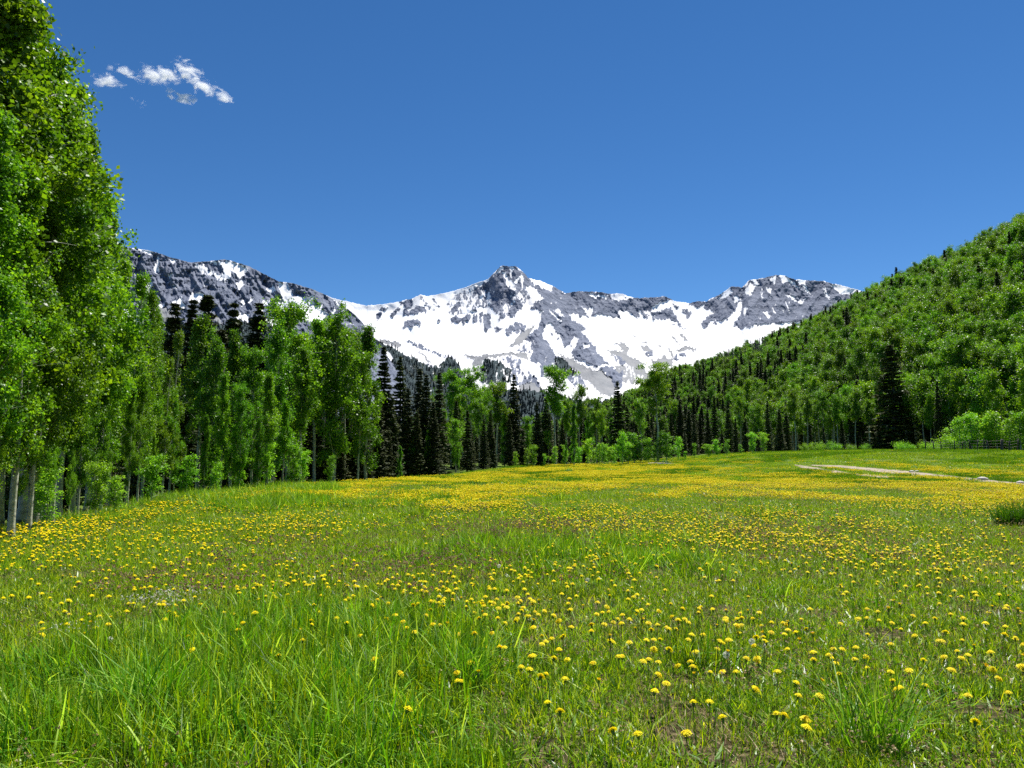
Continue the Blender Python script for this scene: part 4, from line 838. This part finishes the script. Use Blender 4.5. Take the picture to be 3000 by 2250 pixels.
stone(2990, 1418, .18, 'pale stone on the track at the right edge of the photo', 4)
stone(2640, 1388, .10, 'smallest grey stone on the dirt track', 5)
# ------------------------------------------------------------------ grass
def blades(n, rad, h0, h1, wid, seed, mat, lean=.35, seg=3, curl=.6, broad=0, tint=(.48, .30)):
    g = np.random.default_rng(seed); r = rad*np.sqrt(g.random(n)); a = g.uniform(0, 2*math.pi, n)
    B = np.stack([r*np.cos(a), r*np.sin(a), np.full(n, -.02)], 1)
    hh = g.uniform(h0, h1, n)*(.7+.5*vn(B[:, 0]*3/rad, B[:, 1]*3/rad, seed)); ld = g.uniform(0, 2*math.pi, n); ln = np.minimum(np.abs(g.normal(0, lean, n)), lean*1.7)
    D = np.stack([np.cos(ld), np.sin(ld), 0*ld], 1); fa = ld+math.pi/2+g.normal(0, .6, n); W = np.stack([np.cos(fa), np.sin(fa), 0*fa], 1)
    cu = curl*g.random(n)**2; V = []
    prof = [1, .95, .7, .0] if seg == 3 else [1, 1.0, .9, .6, .0]
    for s in range(seg+1):
        u = s/seg; c = B+D*(hh*(ln*u+cu*u*u))[:, None]; c[:, 2] += hh*(u-.60*np.minimum(cu, 1.35)*u**2.4)
        ww = W*(wid*g.uniform(.9, 1.1, n)*max(prof[s], .06)*.5)[:, None]; V += [c-ww, c+ww]
    V = np.stack(V, 1).reshape(-1, 3); k = 2*(seg+1); b = np.arange(n)[:, None]*k
    Fc = np.concatenate([b+np.array([[2*s, 2*s+1, 2*s+3, 2*s+2]]) for s in range(seg)])
    tt = np.clip(g.normal(tint[0], tint[1], n), 0, 1); return new_mesh('grass', V, Fc, mat, tint=np.repeat(tt, k))
def heads(n, rad, h0, h1, seed, size, mat, stem=True, fl=5):
    g = np.random.default_rng(seed); r = rad*np.sqrt(g.random(n)); a = g.uniform(0, 2*math.pi, n)
    tip = np.stack([r*np.cos(a), r*np.sin(a), g.uniform(h0, h1, n)], 1)
    C = np.repeat(tip, fl, 0)+g.normal(size=(n*fl, 3))*size*.35; V, Fc = leaf_quads(C, size*g.uniform(.6, 1.1, n*fl), g)
    me = new_mesh('heads', V, Fc, mat, tint=np.repeat(g.random(n*fl), 4)); return me
def combine(*mes):
    Vs, Fs, ts, ms, b, mats = [], [], [], [], 0, []
    for me in mes:
        n = len(me.vertices); co = np.empty(n*3, np.float32); me.vertices.foreach_get('co', co); f = np.empty(len(me.loops), np.int32); me.loops.foreach_get('vertex_index', f)
        tt = np.zeros(n, np.float32); me.attributes['tint'].data.foreach_get('value', tt)
        Vs.append(co.reshape(-1, 3)); Fs.append(f.reshape(-1, 4)+b); ts.append(tt); ms.append(np.full(len(f)//4, len(mats), np.int32)); mats.append(me.materials[0]); b += n
    me = new_mesh('clump', np.concatenate(Vs), np.concatenate(Fs), None, tint=np.concatenate(ts))
    for q in mats: me.materials.append(q)
    me.polygons.foreach_set('material_index', np.concatenate(ms)); return me
def stems(n, rad, h0, h1, seed, mat=None, wid=.002): return blades(n, rad, h0, h1, wid, seed, mat or M_STEM, .15, 3, .1)
# near clumps
G = []
for s in range(4): G.append(combine(blades(150, .26, .04, .15, .0062, 400+s, M_GRASS, .45), leafy := blades(46, .26, .03, .10, .016, 410+s, M_CLOVER, 1.2, 3, .8)))      # 0-3 short meadow turf
for s in range(4): G.append(combine(blades(100, .24, .14, .34, .0065, 420+s, M_GRASS, .35, 4, .7, tint=(.40, .26)), blades(16, .22, .22, .38, .012, 430+s, M_TALL, .45, 4, 1.9, tint=(.68, .28))))  # 4-7 tall
for s in range(3): G.append(combine(blades(60, .26, .03, .10, .005, 440+s, M_STRAW, 1.3, 3, .6), blades(60, .26, .05, .15, .006, 445+s, M_GRASS)))   # 8-10 straw
for s in range(3): G.append(combine(blades(50, .26, .02, .09, .020, 450+s, M_CLOVER, 1.3, 3, .9), blades(80, .26, .06, .15, .006, 455+s, M_GRASS, .5), stems(9, .26, .14, .24, 460+s), heads(6, .26, .14, .20, 465+s, .015, M_STRAW)))  # 11-13 rosettes and spent heads
for s in range(2): G.append(combine(blades(90, .25, .06, .17, .0045, 470+s, M_GRASS), stems(16, .25, .14, .24, 475+s), heads(16, .25, .15, .25, 477+s, .022, M_PINK)))  # 14-15 faded clover
G.append(combine(blades(60, .25, .06, .14, .0045, 480, M_GRASS), heads(26, .25, .12, .18, 481, .014, M_WHITE)))  # 16 white florets
G.append(blades(150, .14, .18, .34, .006, 490, M_TALL, .45, 4, .9, tint=(.25, .15)))   # 17 dark tussock
def frustum_pts(n, y0, y1, g, k=.78):
    y = np.sqrt(g.uniform(y0*y0, y1*y1, n)); x = g.uniform(-1, 1, n)*(k*y+.6); return x, y
def meadow_ok(x, y, mrg=1.2): return (x > left_edge(y)-mrg-2.5) & (x < xb(y)+4) & ((y < 118) | (x > 20))
def grass_layer(name, dens, y0, y1, protos, picker, scale, lab, g):
    area = .78*(y1*y1-y0*y0)+1.2*(y1-y0); n = int(area*dens); x, y = frustum_pts(n, y0, y1, g)
    ok = meadow_ok(x, y) & ~on_track(x, y, .12 if y0 > 20 else 0)
    if y1 < 10: ok &= ~((fbm(x*1.1+3, y*1.6, 68, 3) > .60) & (g.random(n) < .75) & (y < 5.5))
    x, y = x[ok], y[ok]
    px, py = project(x, y, H(x, y)); idx = picker(x, y, px, py, g); s = scale*g.uniform(.75, 1.2, len(x))
    gn_scatter(name, protos, np.stack([x, y, H(x, y)-.005], 1), g.uniform(0, 6.28, len(x)), s, idx, lab)
def blob(px, py, cx, cy, rx, ry): return np.exp(-(((px-cx)/rx)**2+((py-cy)/ry)**2))
def picker(x, y, px, py, g):
    n = len(x); r = g.random(n); nz = fbm(x*.55, y*.55, 61, 4); nz2 = fbm(x*.8+40, y*.8, 62, 3)
    tall = (nz-.5)*1.6+1.1*blob(px, py, 450, 2120, 750, 230)+.7*blob(px, py, 1150, 2050, 450, 250)+.75*blob(px, py, 1560, 1620, 260, 55)+.5*blob(px, py, 1900, 1640, 300, 60)+.5*blob(px, py, 700, 1480, 350, 60)+.6*blob(px, py, 900, 1430, 140, 50)-.25
    idx = np.where(tall+(r-.5)*.4 > .30, 4+g.integers(0, 4, n), g.integers(0, 4, n))
    st = (nz2-.5)*1.5+.5*blob(px, py, 1800, 2180, 700, 120)+.35*blob(px, py, 2900, 2150, 250, 120)-.05; idx = np.where((st+(r-.5)*.5 > .33) & (tall < .35), 8+g.integers(0, 3, n), idx)
    ro = .45*sstep(1300, 2300, px)+.25; idx = np.where((idx < 4) & (g.random(n) < ro), 11+g.integers(0, 3, n), idx)
    pk = .7*blob(px, py, 1250, 1700, 260, 60)+.6*blob(px, py, 450, 1750, 200, 50)+.5*blob(px, py, 820, 1660, 200, 50)+.5*blob(px, py, 1500, 1580, 300, 40)+.25*blob(px, py, 2450, 1600, 500, 60)
    idx = np.where(g.random(n) < pk*.6, 14+g.integers(0, 2, n), idx)
    idx = np.where(g.random(n) < .8*blob(px, py, 455, 1805, 55, 30)+.7*blob(px, py, 260, 1868, 30, 12), 16, idx); return idx
ga = np.random.default_rng(77)
grass_layer('grass', 34, 2.6, 7.5, G, picker, 1.0, 'green meadow grass in the foreground', ga)
grass_layer('grass', 18, 7.5, 18, G, picker, 1.1, 'green meadow grass beyond the foreground', ga)
grass_layer('grass', 8, 18, 42, G, picker, 1.35, 'meadow grass of the middle distance', ga)
Gf = []
for s in range(3): Gf.append(combine(blades(260, .8, .06, .17, .014, 500+s, M_GRASS, .4), blades(60, .8, .03, .09, .035, 505+s, M_CLOVER, 1.2)))
for s in range(2): Gf.append(blades(260, .8, .12, .30, .015, 510+s, M_GRASS, .3, tint=(.3, .15)))
def far_pick(x, y, px, py, g):
    nz = fbm(x*.16, y*.16, 63, 3); return np.where(nz > .58, 3+g.integers(0, 2, len(x)), g.integers(0, 3, len(x)))
grass_layer('grass', 1.5, 42, 135, Gf, far_pick, 1.0, 'short grass of the far meadow', ga)
# ------------------------------------------------------------------ dandelions
def flower_head(seed, petals, rad=.024, full=True):
    g = np.random.default_rng(seed); Vs, Fs, ts = [], [], []; b = 0
    for ring, (r0, r1, zt, n) in enumerate([(.15, 1.0, -.10, petals), (.1, .85, .12, petals), (.05, .66, .26, int(petals*.8)), (.0, .42, .36, int(petals*.6))]):
        a = np.arange(n)*2*math.pi/n+g.uniform(0, .3, n); L = rad*r1*g.uniform(.85, 1.1, n); w_ = rad*2.4/petals*(1.1+r1)
        D = np.stack([np.cos(a), np.sin(a), 0*a], 1); T = np.stack([-np.sin(a), np.cos(a), 0*a], 1)
        z0 = 0; zt_ = zt*rad*g.uniform(.6, 1.3, n)
        A = D*rad*r0; E = D*L[:, None]; Mi = D*(L*.6)[:, None]
        A = A+[0, 0, z0]; Mi = Mi+np.stack([0*a, 0*a, zt_+.12*rad], 1); E = E+np.stack([0*a, 0*a, zt_], 1)
        V = np.stack([A-T*w_*.25, A+T*w_*.25, Mi-T*w_*.5, Mi+T*w_*.5, E-T*w_*.4, E+T*w_*.4], 1).reshape(-1, 3)
        i = np.arange(n)[:, None]*6; Fc = np.concatenate([i+np.array([[0, 1, 3, 2]]), i+np.array([[2, 3, 5, 4]])])
        Vs.append(V); Fs.append(Fc+b); b += len(V); ts.append(np.repeat(np.clip(g.normal(.75-.14*ring, .12, n), 0, 1), 6))
    return np.concatenate(Vs), np.concatenate(Fs), np.concatenate(ts)
def calyx(seed, rad=.024, h=.02):
    P = np.array([[0, 0, -h*1.3], [0, 0, -h*.8], [0, 0, -h*.2], [0, 0, .002]]); return tubes([(P, np.array([.002, .007, .009, .008])*rad/.024)], 6)
DF, DS = [], []
for s in range(6):
    V, Fc, tt = flower_head(600+s, 26 if s < 4 else 18, .026 if s < 4 else .022)
    if s >= 4:   # half closed, petals drawn up
        r = np.hypot(V[:, 0], V[:, 1]); V[:, 2] += r*.9; V[:, :2] *= .62; tt = tt*.4
    Vc, Fcc = calyx(s); me = new_mesh('flower_head', np.concatenate([V, Vc]), np.concatenate([Fc, Fcc+len(V)]), M_YEL, tint=np.concatenate([tt, np.zeros(len(Vc))]))
    me.materials.append(M_STEM); me.polygons.foreach_set('material_index', np.concatenate([np.zeros(len(Fc), np.int32), np.ones(len(Fcc), np.int32)])); DF.append(me)
    g = np.random.default_rng(650+s); P = np.array([[g.normal(0, .02), g.normal(0, .02), -1.0], [g.normal(0, .012), g.normal(0, .012), -.5], [0, 0, -.09]]); V, Fc = tubes([(P*[1, 1, 1], np.array([.0022, .002, .0018]))], 5)
    DS.append(new_mesh('stem', V, Fc, M_STEM, tint=g.random(len(V)), smooth=True))
def low_flowers(n, rad, seed, size=.030, h0=.13, h1=.22):
    g = np.random.default_rng(seed); r = rad*np.sqrt(g.random(n)); a = g.uniform(0, 2*math.pi, n); Vs, Fs, ts = [], [], []; b = 0
    for q in range(n):
        c = np.array([r[q]*math.cos(a[q]), r[q]*math.sin(a[q]), g.uniform(h0, h1)]); k = 7; an = np.arange(k)*2*math.pi/k; s = size*g.uniform(.8, 1.2)
        tl = g.normal(0, .25, 2)
        ring = np.stack([np.cos(an)*s, np.sin(an)*s, (np.cos(an)*tl[0]+np.sin(an)*tl[1])*s], 1)+c; r2 = ring*.5+c*.5; r2[:, 2] = c[2]+s*.42+(ring[:, 2]-c[2])*.3; low = np.stack([np.cos(an)*s*.45, np.sin(an)*s*.45, 0*an-s*.5], 1)+c
        V = np.concatenate([low, ring, r2]); j = (np.arange(k)+1) % k; i = np.arange(k)
        f = np.concatenate([np.stack([i, j, j+k, i+k], 1), np.stack([i+k, j+k, j+2*k, i+2*k], 1), np.array([[2*k, 2*k+1, 2*k+2, 2*k+3], [2*k, 2*k+3, 2*k+4, 2*k+6], [2*k+4, 2*k+5, 2*k+6, 2*k+4]])[:2]])
        Vs.append(V); Fs.append(f+b); b += len(V); ts.append(np.full(len(V), np.clip(g.normal(.6, .2), 0, 1)))
    return new_mesh('flowers', np.concatenate(Vs), np.concatenate(Fs), M_YEL, tint=np.concatenate(ts))
def dens(px, py, x, y):
    """dandelions per square metre"""
    d = np.interp(py, [1330, 1352, 1366, 1380, 1420, 1470, 1540, 1620, 1750, 1900, 2050, 2150, 2300], [1, 5, 55, 75, 70, 54, 36, 22, 15, 13, 10, 5, 2.2])
    nz = fbm(x*.33, y*.20, 71, 4); d = d*np.clip((nz-.36)*5, .08, 1.9)
    left = 1-sstep(900, 1400, px); d = d*(1-left*(.78*sstep(1700, 1950, py)+.0)); d = d*(1-.96*left*sstep(1950, 2060, py))
    d = d*(1-.65*blob(px, py, 1250, 1600, 420, 90))*(1-.8*blob(px, py, 1600, 1600, 260, 60))
    d = d*(1-.6*blob(px, py, 1000, 1500, 250, 35))*(1-.7*blob(px, py, 1150, 2000, 350, 120))
    d = d*(1+1.2*blob(px, py, 750, 1440, 250, 22))*(1+.6*blob(px, py, 1950, 1900, 350, 160))
    d = np.where((px > 2300) & (py < 1352), d*.12, d); d = d*(1-.75*blob(px, py, 2900, 1360, 500, 14)); return d
gd = np.random.default_rng(91)
n = int(60*(.78*(24**2-2.6**2)+30)); x, y = frustum_pts(n, 2.6, 24, gd); px, py = project(x, y, H(x, y))
ok = (gd.random(n) < dens(px, py, x, y)/60) & meadow_ok(x, y, -2.5) & ~on_track(x, y, .1); x, y = x[ok], y[ok]
ex = []
for a, b in [(1540,2215),(1697,2222),(1830,2225),(2030,2222),(2290,2215),(2890,2235),(2275,2090),(2360,2105),(2010,2155),(2340,2040),(2215,2010),(2405,1985),(1655,1965),(1600,1955),(1930,1985),(1918,2000)]:
    _t, _e = ray(a, b); yy = -(CAMZ-.22)/float(_e); ex.append((float(_t)*yy, yy))
ex = np.array(ex); x = np.concatenate([ex[:, 0], x]); y = np.concatenate([ex[:, 1], y])
dd = np.hypot(x, y); od = np.argsort(dd); x, y = x[od], y[od]; px, py = project(x, y, H(x, y))
vis = (px > -10) & (px < 3010) & (py < 2300); x, y, px, py = x[vis], y[vis], px[vis], py[vis]
NI = 300; FL = []
for q in range(NI):
    v = int(gd.choice(6, p=[.21, .21, .21, .21, .08, .08])); hh = float(gd.uniform(.15, .25)); z = float(H(x[q], y[q])); sc_ = float(gd.uniform(.85, 1.2))
    hh = .22 if y[q] < 4.4 else hh; sc_ = max(sc_, 1.1) if y[q] < 4.4 else sc_; e = bpy.data.objects.new('dandelion', None); COL.objects.link(e); e.location = (x[q], y[q], z); e['category'] = 'dandelion'
    a = link('flower_head', DF[v], e); a.location = (0, 0, hh); a.scale = (sc_,)*3; a.rotation_euler = (gd.normal(0, .28)+.12, gd.normal(0, .28), gd.uniform(0, 6.28))
    b = link('stem', DS[v], e); b.location = (0, 0, hh); b.scale = (1, 1, hh+.02)
    FL.append(dict(o=e, px=float(px[q]), py=float(project(x[q], y[q], z+hh)[1]), open=v < 4, y=float(y[q]), x=float(x[q])))
def one_flower(v):
    f, s = DF[v], DS[v]; mats = [M_YEL, M_STEM]; Vs, Fs, ts, ms = [], [], [], []; b = 0
    for me, st in ((f, 0), (s, 1)):
        n = len(me.vertices); co = np.empty(n*3, np.float32); me.vertices.foreach_get('co', co); co = co.reshape(-1, 3).copy()
        co[:, 2] = co[:, 2]+.16 if st == 0 else co[:, 2]*.18+.16
        ff = np.empty(len(me.loops), np.int32); me.loops.foreach_get('vertex_index', ff); tt = np.zeros(n, np.float32); me.attributes['tint'].data.foreach_get('value', tt)
        mi = np.zeros(len(me.polygons), np.int32); me.polygons.foreach_get('material_index', mi); ms.append(np.where(st, 1, mi))
        Vs.append(co); Fs.append(ff.reshape(-1, 4)+b); ts.append(tt); b += n
    me = new_mesh('flower', np.concatenate(Vs), np.concatenate(Fs), None, tint=np.concatenate(ts))
    for m_ in mats: me.materials.append(m_)
    me.polygons.foreach_set('material_index', np.concatenate(ms).astype(np.int32)); return me
x2, y2 = x[NI:], y[NI:]
gn_scatter('dandelions', [one_flower(v) for v in range(6)], np.stack([x2, y2, H(x2, y2)], 1), gd.uniform(0, 6.28, len(x2)), gd.uniform(.8, 1.25, len(x2)), gd.choice(6, len(x2), p=[.22, .22, .22, .22, .06, .06]), 'yellow dandelions dotting the middle of the meadow')
n = int(2.6*.78*(135**2-24**2)); x, y = frustum_pts(n, 24, 135, gd); px, py = project(x, y, H(x, y))
ok = (gd.random(n) < dens(px, py, x, y)/75) & meadow_ok(x, y, -2.6) & ~on_track(x, y, .45); x, y = x[ok], y[ok]
gn_scatter('dandelions', [low_flowers(24, .5, 700+s) for s in range(5)], np.stack([x, y, H(x, y)], 1), gd.uniform(0, 6.28, len(x)), gd.uniform(.95, 1.1, len(x)), gd.integers(0, 5, len(x)), 'dense yellow dandelions of the far meadow')
# seed heads among the flowers
for q, (a, b) in enumerate([(2205, 1930), (1462, 1675), (318, 1925), (1722, 1720), (2130, 1975), (2452, 1503)]):
    x_, y_, z_ = ground_hit(a, b+30); g_ = np.random.default_rng(800+q); D_ = rand_dirs(170, g_)*.022; V, Fc = leaf_quads(D_, .009, g_)
    e = bpy.data.objects.new('dandelion_clock', None); COL.objects.link(e); e.location = (x_, y_, z_); e['category'] = 'seed head'; e['group'] = 'white dandelion seed heads'
    e['label'] = ['white dandelion clock in the right foreground', 'white dandelion clock alone in the middle of the meadow', 'white dandelion clock in the left foreground', 'white dandelion clock just right of the meadow centre', 'pale dandelion clock near the front, right of centre', 'white dandelion clock among the distant flowers at right'][q]
    link('seed_ball', new_mesh('seed_ball', V, Fc, M_WHITE, tint=np.ones(len(V))), e).location = (0, 0, .2); b_ = link('stem', DS[q], e); b_.location = (0, 0, .2); b_.scale = (1, 1, .21)
# big dark tussocks that stand out
for px_, py_, hg, lab in [(2975, 1540, .75, 'large dark green grass tussock at the right edge of the meadow'), (1655, 1525, .35, 'small dark tussock in the middle of the dandelions'), (2560, 2200, .62, 'tall upright grass tuft in the right foreground'), (1380, 2010, .50, 'tall grass tuft in the foreground left of centre'), (430, 2110, .60, 'tall pale-tipped grass tuft in the left foreground'), (1075, 1490, .35, 'pale green leafy tuft in the left middle meadow')]:
    x_, y_, z_ = ground_hit(px_, py_); big = hg > .7
    me = blades(900 if big else 130, .42 if big else .16, hg*.6, hg, .010 if big else .008, int(px_), M_TALL, .35, 4, 1.0, tint=(.15 if big else .62, .2))
    me.name = 'grass_tuft'; link('grass_tuft', me, label=lab, cat='grass tuft', loc=(x_, y_, z_))
# ------------------------------------------------------------------ clouds
m, nd, lk = mat_new('cloud_vapour'); tc = nd.new('ShaderNodeTexCoord')
ln = nd.new('ShaderNodeVectorMath'); ln.operation = 'LENGTH'; lk.new(tc.outputs['Object'], ln.inputs[0])
nz = nd.new('ShaderNodeTexNoise'); nz.inputs['Scale'].default_value = 1.0; nz.inputs['Detail'].default_value = 6; nz.inputs['Roughness'].default_value = .62; nz.inputs['Distortion'].default_value = .6
geo = nd.new('ShaderNodeNewGeometry'); mp = nd.new('ShaderNodeMapping'); mp.inputs['Scale'].default_value = (.014, .014, .024); mp.inputs['Rotation'].default_value = (0, .35, 0); lk.new(geo.outputs['Position'], mp.inputs[0]); lk.new(mp.outputs[0], nz.inputs[0])
fo = nd.new('ShaderNodeMapRange'); fo.inputs[1].default_value = .15; fo.inputs[2].default_value = 1.0; fo.inputs[3].default_value = .0; fo.inputs[4].default_value = -.26; lk.new(ln.outputs['Value'], fo.inputs[0])
a1 = nd.new('ShaderNodeMath'); a1.operation = 'ADD'; lk.new(nz.outputs[0], a1.inputs[0]); lk.new(fo.outputs[0], a1.inputs[1])
a2 = nd.new('ShaderNodeMapRange'); a2.inputs[1].default_value = .39; a2.inputs[2].default_value = .66; a2.inputs[3].default_value = 0; a2.inputs[4].default_value = .05; lk.new(a1.outputs[0], a2.inputs[0])
pv = nd.new('ShaderNodeVolumePrincipled'); pv.inputs['Color'].default_value = (.99, .99, 1, 1); pv.inputs['Anisotropy'].default_value = .1; lk.new(a2.outputs[0], pv.inputs['Density'])
o_ = nd.new('ShaderNodeOutputMaterial'); lk.new(pv.outputs[0], o_.inputs['Volume']); M_CLOUD = m
def ico(me_name):
    import bmesh
    bm = bmesh.new(); bmesh.ops.create_icosphere(bm, subdivisions=3, radius=1); me = bpy.data.meshes.new(me_name); bm.to_mesh(me); bm.free(); me.materials.append(M_CLOUD); return me
cme = ico('cloud')
for px_, py_, wx_, wy_, rot, lab in [(308,238,62,24,.10,'small wispy white cloud left of the others'),(362,208,58,20,.35,'thin white cloud streak at the upper left of the group'),(470,222,105,34,.10,'long middle white cloud of the group, its main body'),(548,208,62,34,.55,'bright puffy cloud at the top of the group'),
        (598,252,52,32,.5,'white cloud right of the puffy one, sloping down'),(655,284,30,26,.3,'small round white cloud at the right end of the group'),(402,297,32,17,.5,'tiny white cloud alone below the group'),(535,285,62,20,.35,'faint thin cloud wisp under the main cloud')]:
    t, e = ray(px_, py_); D = 5200.; o = link('cloud', cme, label=lab, cat='cloud', group='small white clouds high on the left'); o.location = (t*D, D, CAMZ+e*D)
    s = D/F*math.sqrt(1+float(e)**2); o.scale = (wx_*s, wy_*s*1.2, wy_*s); o.rotation_euler = (0, rot, 0)
# ------------------------------------------------------------------ air
HAZE = 0   # the photographed air is crystal clear
if HAZE:
    v = np.array([(a, b, c) for c in (-60, 1900) for b in (-400, 5900) for a in (-4700, 4700)], float)
    m, nd, lk = mat_new('air'); pv = nd.new('ShaderNodeVolumePrincipled'); pv.inputs['Color'].default_value = (.62, .78, 1, 1); pv.inputs['Density'].default_value = HAZE
    pv.inputs['Anisotropy'].default_value = .2
    o_ = nd.new('ShaderNodeOutputMaterial'); lk.new(pv.outputs[0], o_.inputs['Volume'])
    link('haze', new_mesh('haze', v, np.array([[0, 2, 3, 1], [4, 5, 7, 6], [0, 1, 5, 4], [2, 6, 7, 3], [0, 4, 6, 2], [1, 3, 7, 5]]), m), kind='stuff', label='thin blue mountain air')
# ------------------------------------------------------------------ labels
def nth(k):
    return ['first', 'second', 'third', 'fourth', 'fifth', 'sixth', 'seventh', 'eighth', 'ninth', 'tenth', 'eleventh', 'twelfth', 'thirteenth', 'fourteenth', 'fifteenth', 'sixteenth', 'seventeenth', 'eighteenth', 'nineteenth', 'twentieth'][k]
def ordn(k, n):
    if n == 1: return ''
    if k == 0: return 'leftmost'
    if k == n-1: return 'rightmost'
    return nth(k)+' from left' if k < 20 else nth(n-1-k)+' from right' if n-1-k < 20 else 'near the middle'
LOOK = {'near': 'bright green leafy aspen', 'mid': 'narrow aspen', 'high': 'aspen with bare pale trunk', 'young': 'young bright green aspen',
        'hill': 'green aspen', 'bare': 'leafless thin pale tree', 'spruce': 'dark full spruce', 'spire': 'dark narrow spruce', 'dead': 'grey dead spruce', 'bush': 'bright yellow-green bush', 'shrub': 'low dark green shrub'}
WHERE = {'left': 'in the near left stand', 'left middle': 'in the stand left of the dark spruces', 'behind left aspens': 'rising behind the left aspens', 'centre left': 'in the dark block left of centre',
         'centre': 'below the snowy peak', 'centre foot': 'at the foot of the centre trees', 'right centre foot': 'at the meadow edge right of centre', 'right': 'on flat ground before the hillside',
         'fence': 'behind the fence', 'meadow': 'out in the meadow', 'skyline': 'on the hillside skyline', 'hill accent': 'standing out on the hillside'}
GRP = {'left': 'aspens of the near left stand', 'left middle': 'aspens left of the dark spruces', 'behind left aspens': 'spruces behind the left aspens', 'centre left': 'spruces left of centre', 'centre': 'trees below the snowy peak',
       'centre foot': 'young aspens at the foot of the centre trees', 'right centre foot': 'young aspens at the meadow edge', 'right': 'trees in front of the hillside', 'fence': 'bushes behind the fence', 'meadow': 'shrubs in the meadow',
       'skyline': 'spruces on the hillside', 'hill accent': 'spruces on the hillside', 'hill': 'trees on the right hillside'}
cells = {}
for T in THINGS:
    if T['note'] == 'hill':
        mid = (T['py']+T['top'])/2
        T['row'] = 0 if mid > 1235 else 1 if mid > 1170 else 2 if mid > 1105 else 3 if mid > 1030 else 4
        T['col'] = int(np.searchsorted([2150, 2330, 2500, 2620, 2760, 2880], T['px']))
        key = (T['kind'], 'hill', T['row'], T['col'])
    elif T['note'] in ('left', 'left middle', 'centre', 'right', 'centre left', 'centre foot', 'fence') :
        key = (T['kind'], T['note'], int(T['top'] < np.median([q['top'] for q in THINGS if q['note'] == T['note'] and q['kind'] == T['kind']])))
    else: key = (T['kind'], T['note'])
    cells.setdefault(key, []).append(T)
ROW = ['along the hill foot', 'low on the slope', 'a third up the slope', 'halfway up the slope', 'high on the slope']
COLN = ['at hill left end', 'under grey dead trees', 'left of big spruce', 'just left of big spruce', 'right of big spruce', 'far right of big spruce', 'at right edge']
for key, L in cells.items():
    L.sort(key=lambda q: q['px']); n = len(L)
    for k, T in enumerate(L):
        o = T['o']; lk_ = LOOK[T['kind']]
        if key[1] == 'hill': lab = ' '.join(f"{lk_}, {ordn(k, n)}, {COLN[key[3]]}, {ROW[key[2]]}".replace(', ,', ',').split())
        else:
            ht = '' if len(key) < 3 else ('taller ' if key[2] else 'shorter ')
            lab = ' '.join(f"{ordn(k, n)} {ht}{lk_} {WHERE[T['note']]}".split())
        if T['kind'] == 'spruce' and T['note'] == 'right': lab = 'big broad dark spruce standing alone at the foot of the right hillside'
        if T['kind'] == 'high' and T['note'] == 'centre' and abs(T['px']-1420*1.3562) < 12 and T['y'] < 113: lab = 'tall yellow-green aspen standing alone beside the fallen logs, right of centre'
        o['label'] = lab; o['group'] = GRP[T['note']]
ys_ = np.quantile([f['py'] for f in FL], [.14, .28, .43, .57, .71, .86]); RN = ['seventh grass strip', 'sixth grass strip', 'fifth grass strip', 'fourth grass strip', 'third grass strip', 'second grass strip', 'nearest grass strip']
CN = ['far left', 'left', 'left of centre', 'right of centre', 'right', 'far right']; cells = {}
for f in FL: cells.setdefault((int(np.searchsorted(ys_, f['py'])), min(5, max(0, int(f['px']//500))), f['open']), []).append(f)
for (r_, c_, op), L in cells.items():
    L.sort(key=lambda q: q['px']); n = len(L)
    for k, f in enumerate(L):
        od_ = ordn(k, n); f['o']['label'] = ' '.join(f"{'open yellow' if op else 'half-closed orange'} dandelion, {od_+', ' if od_ else ''}{CN[c_]}, in the {RN[r_]}".split())
        f['o']['group'] = 'dandelions in the near meadow'
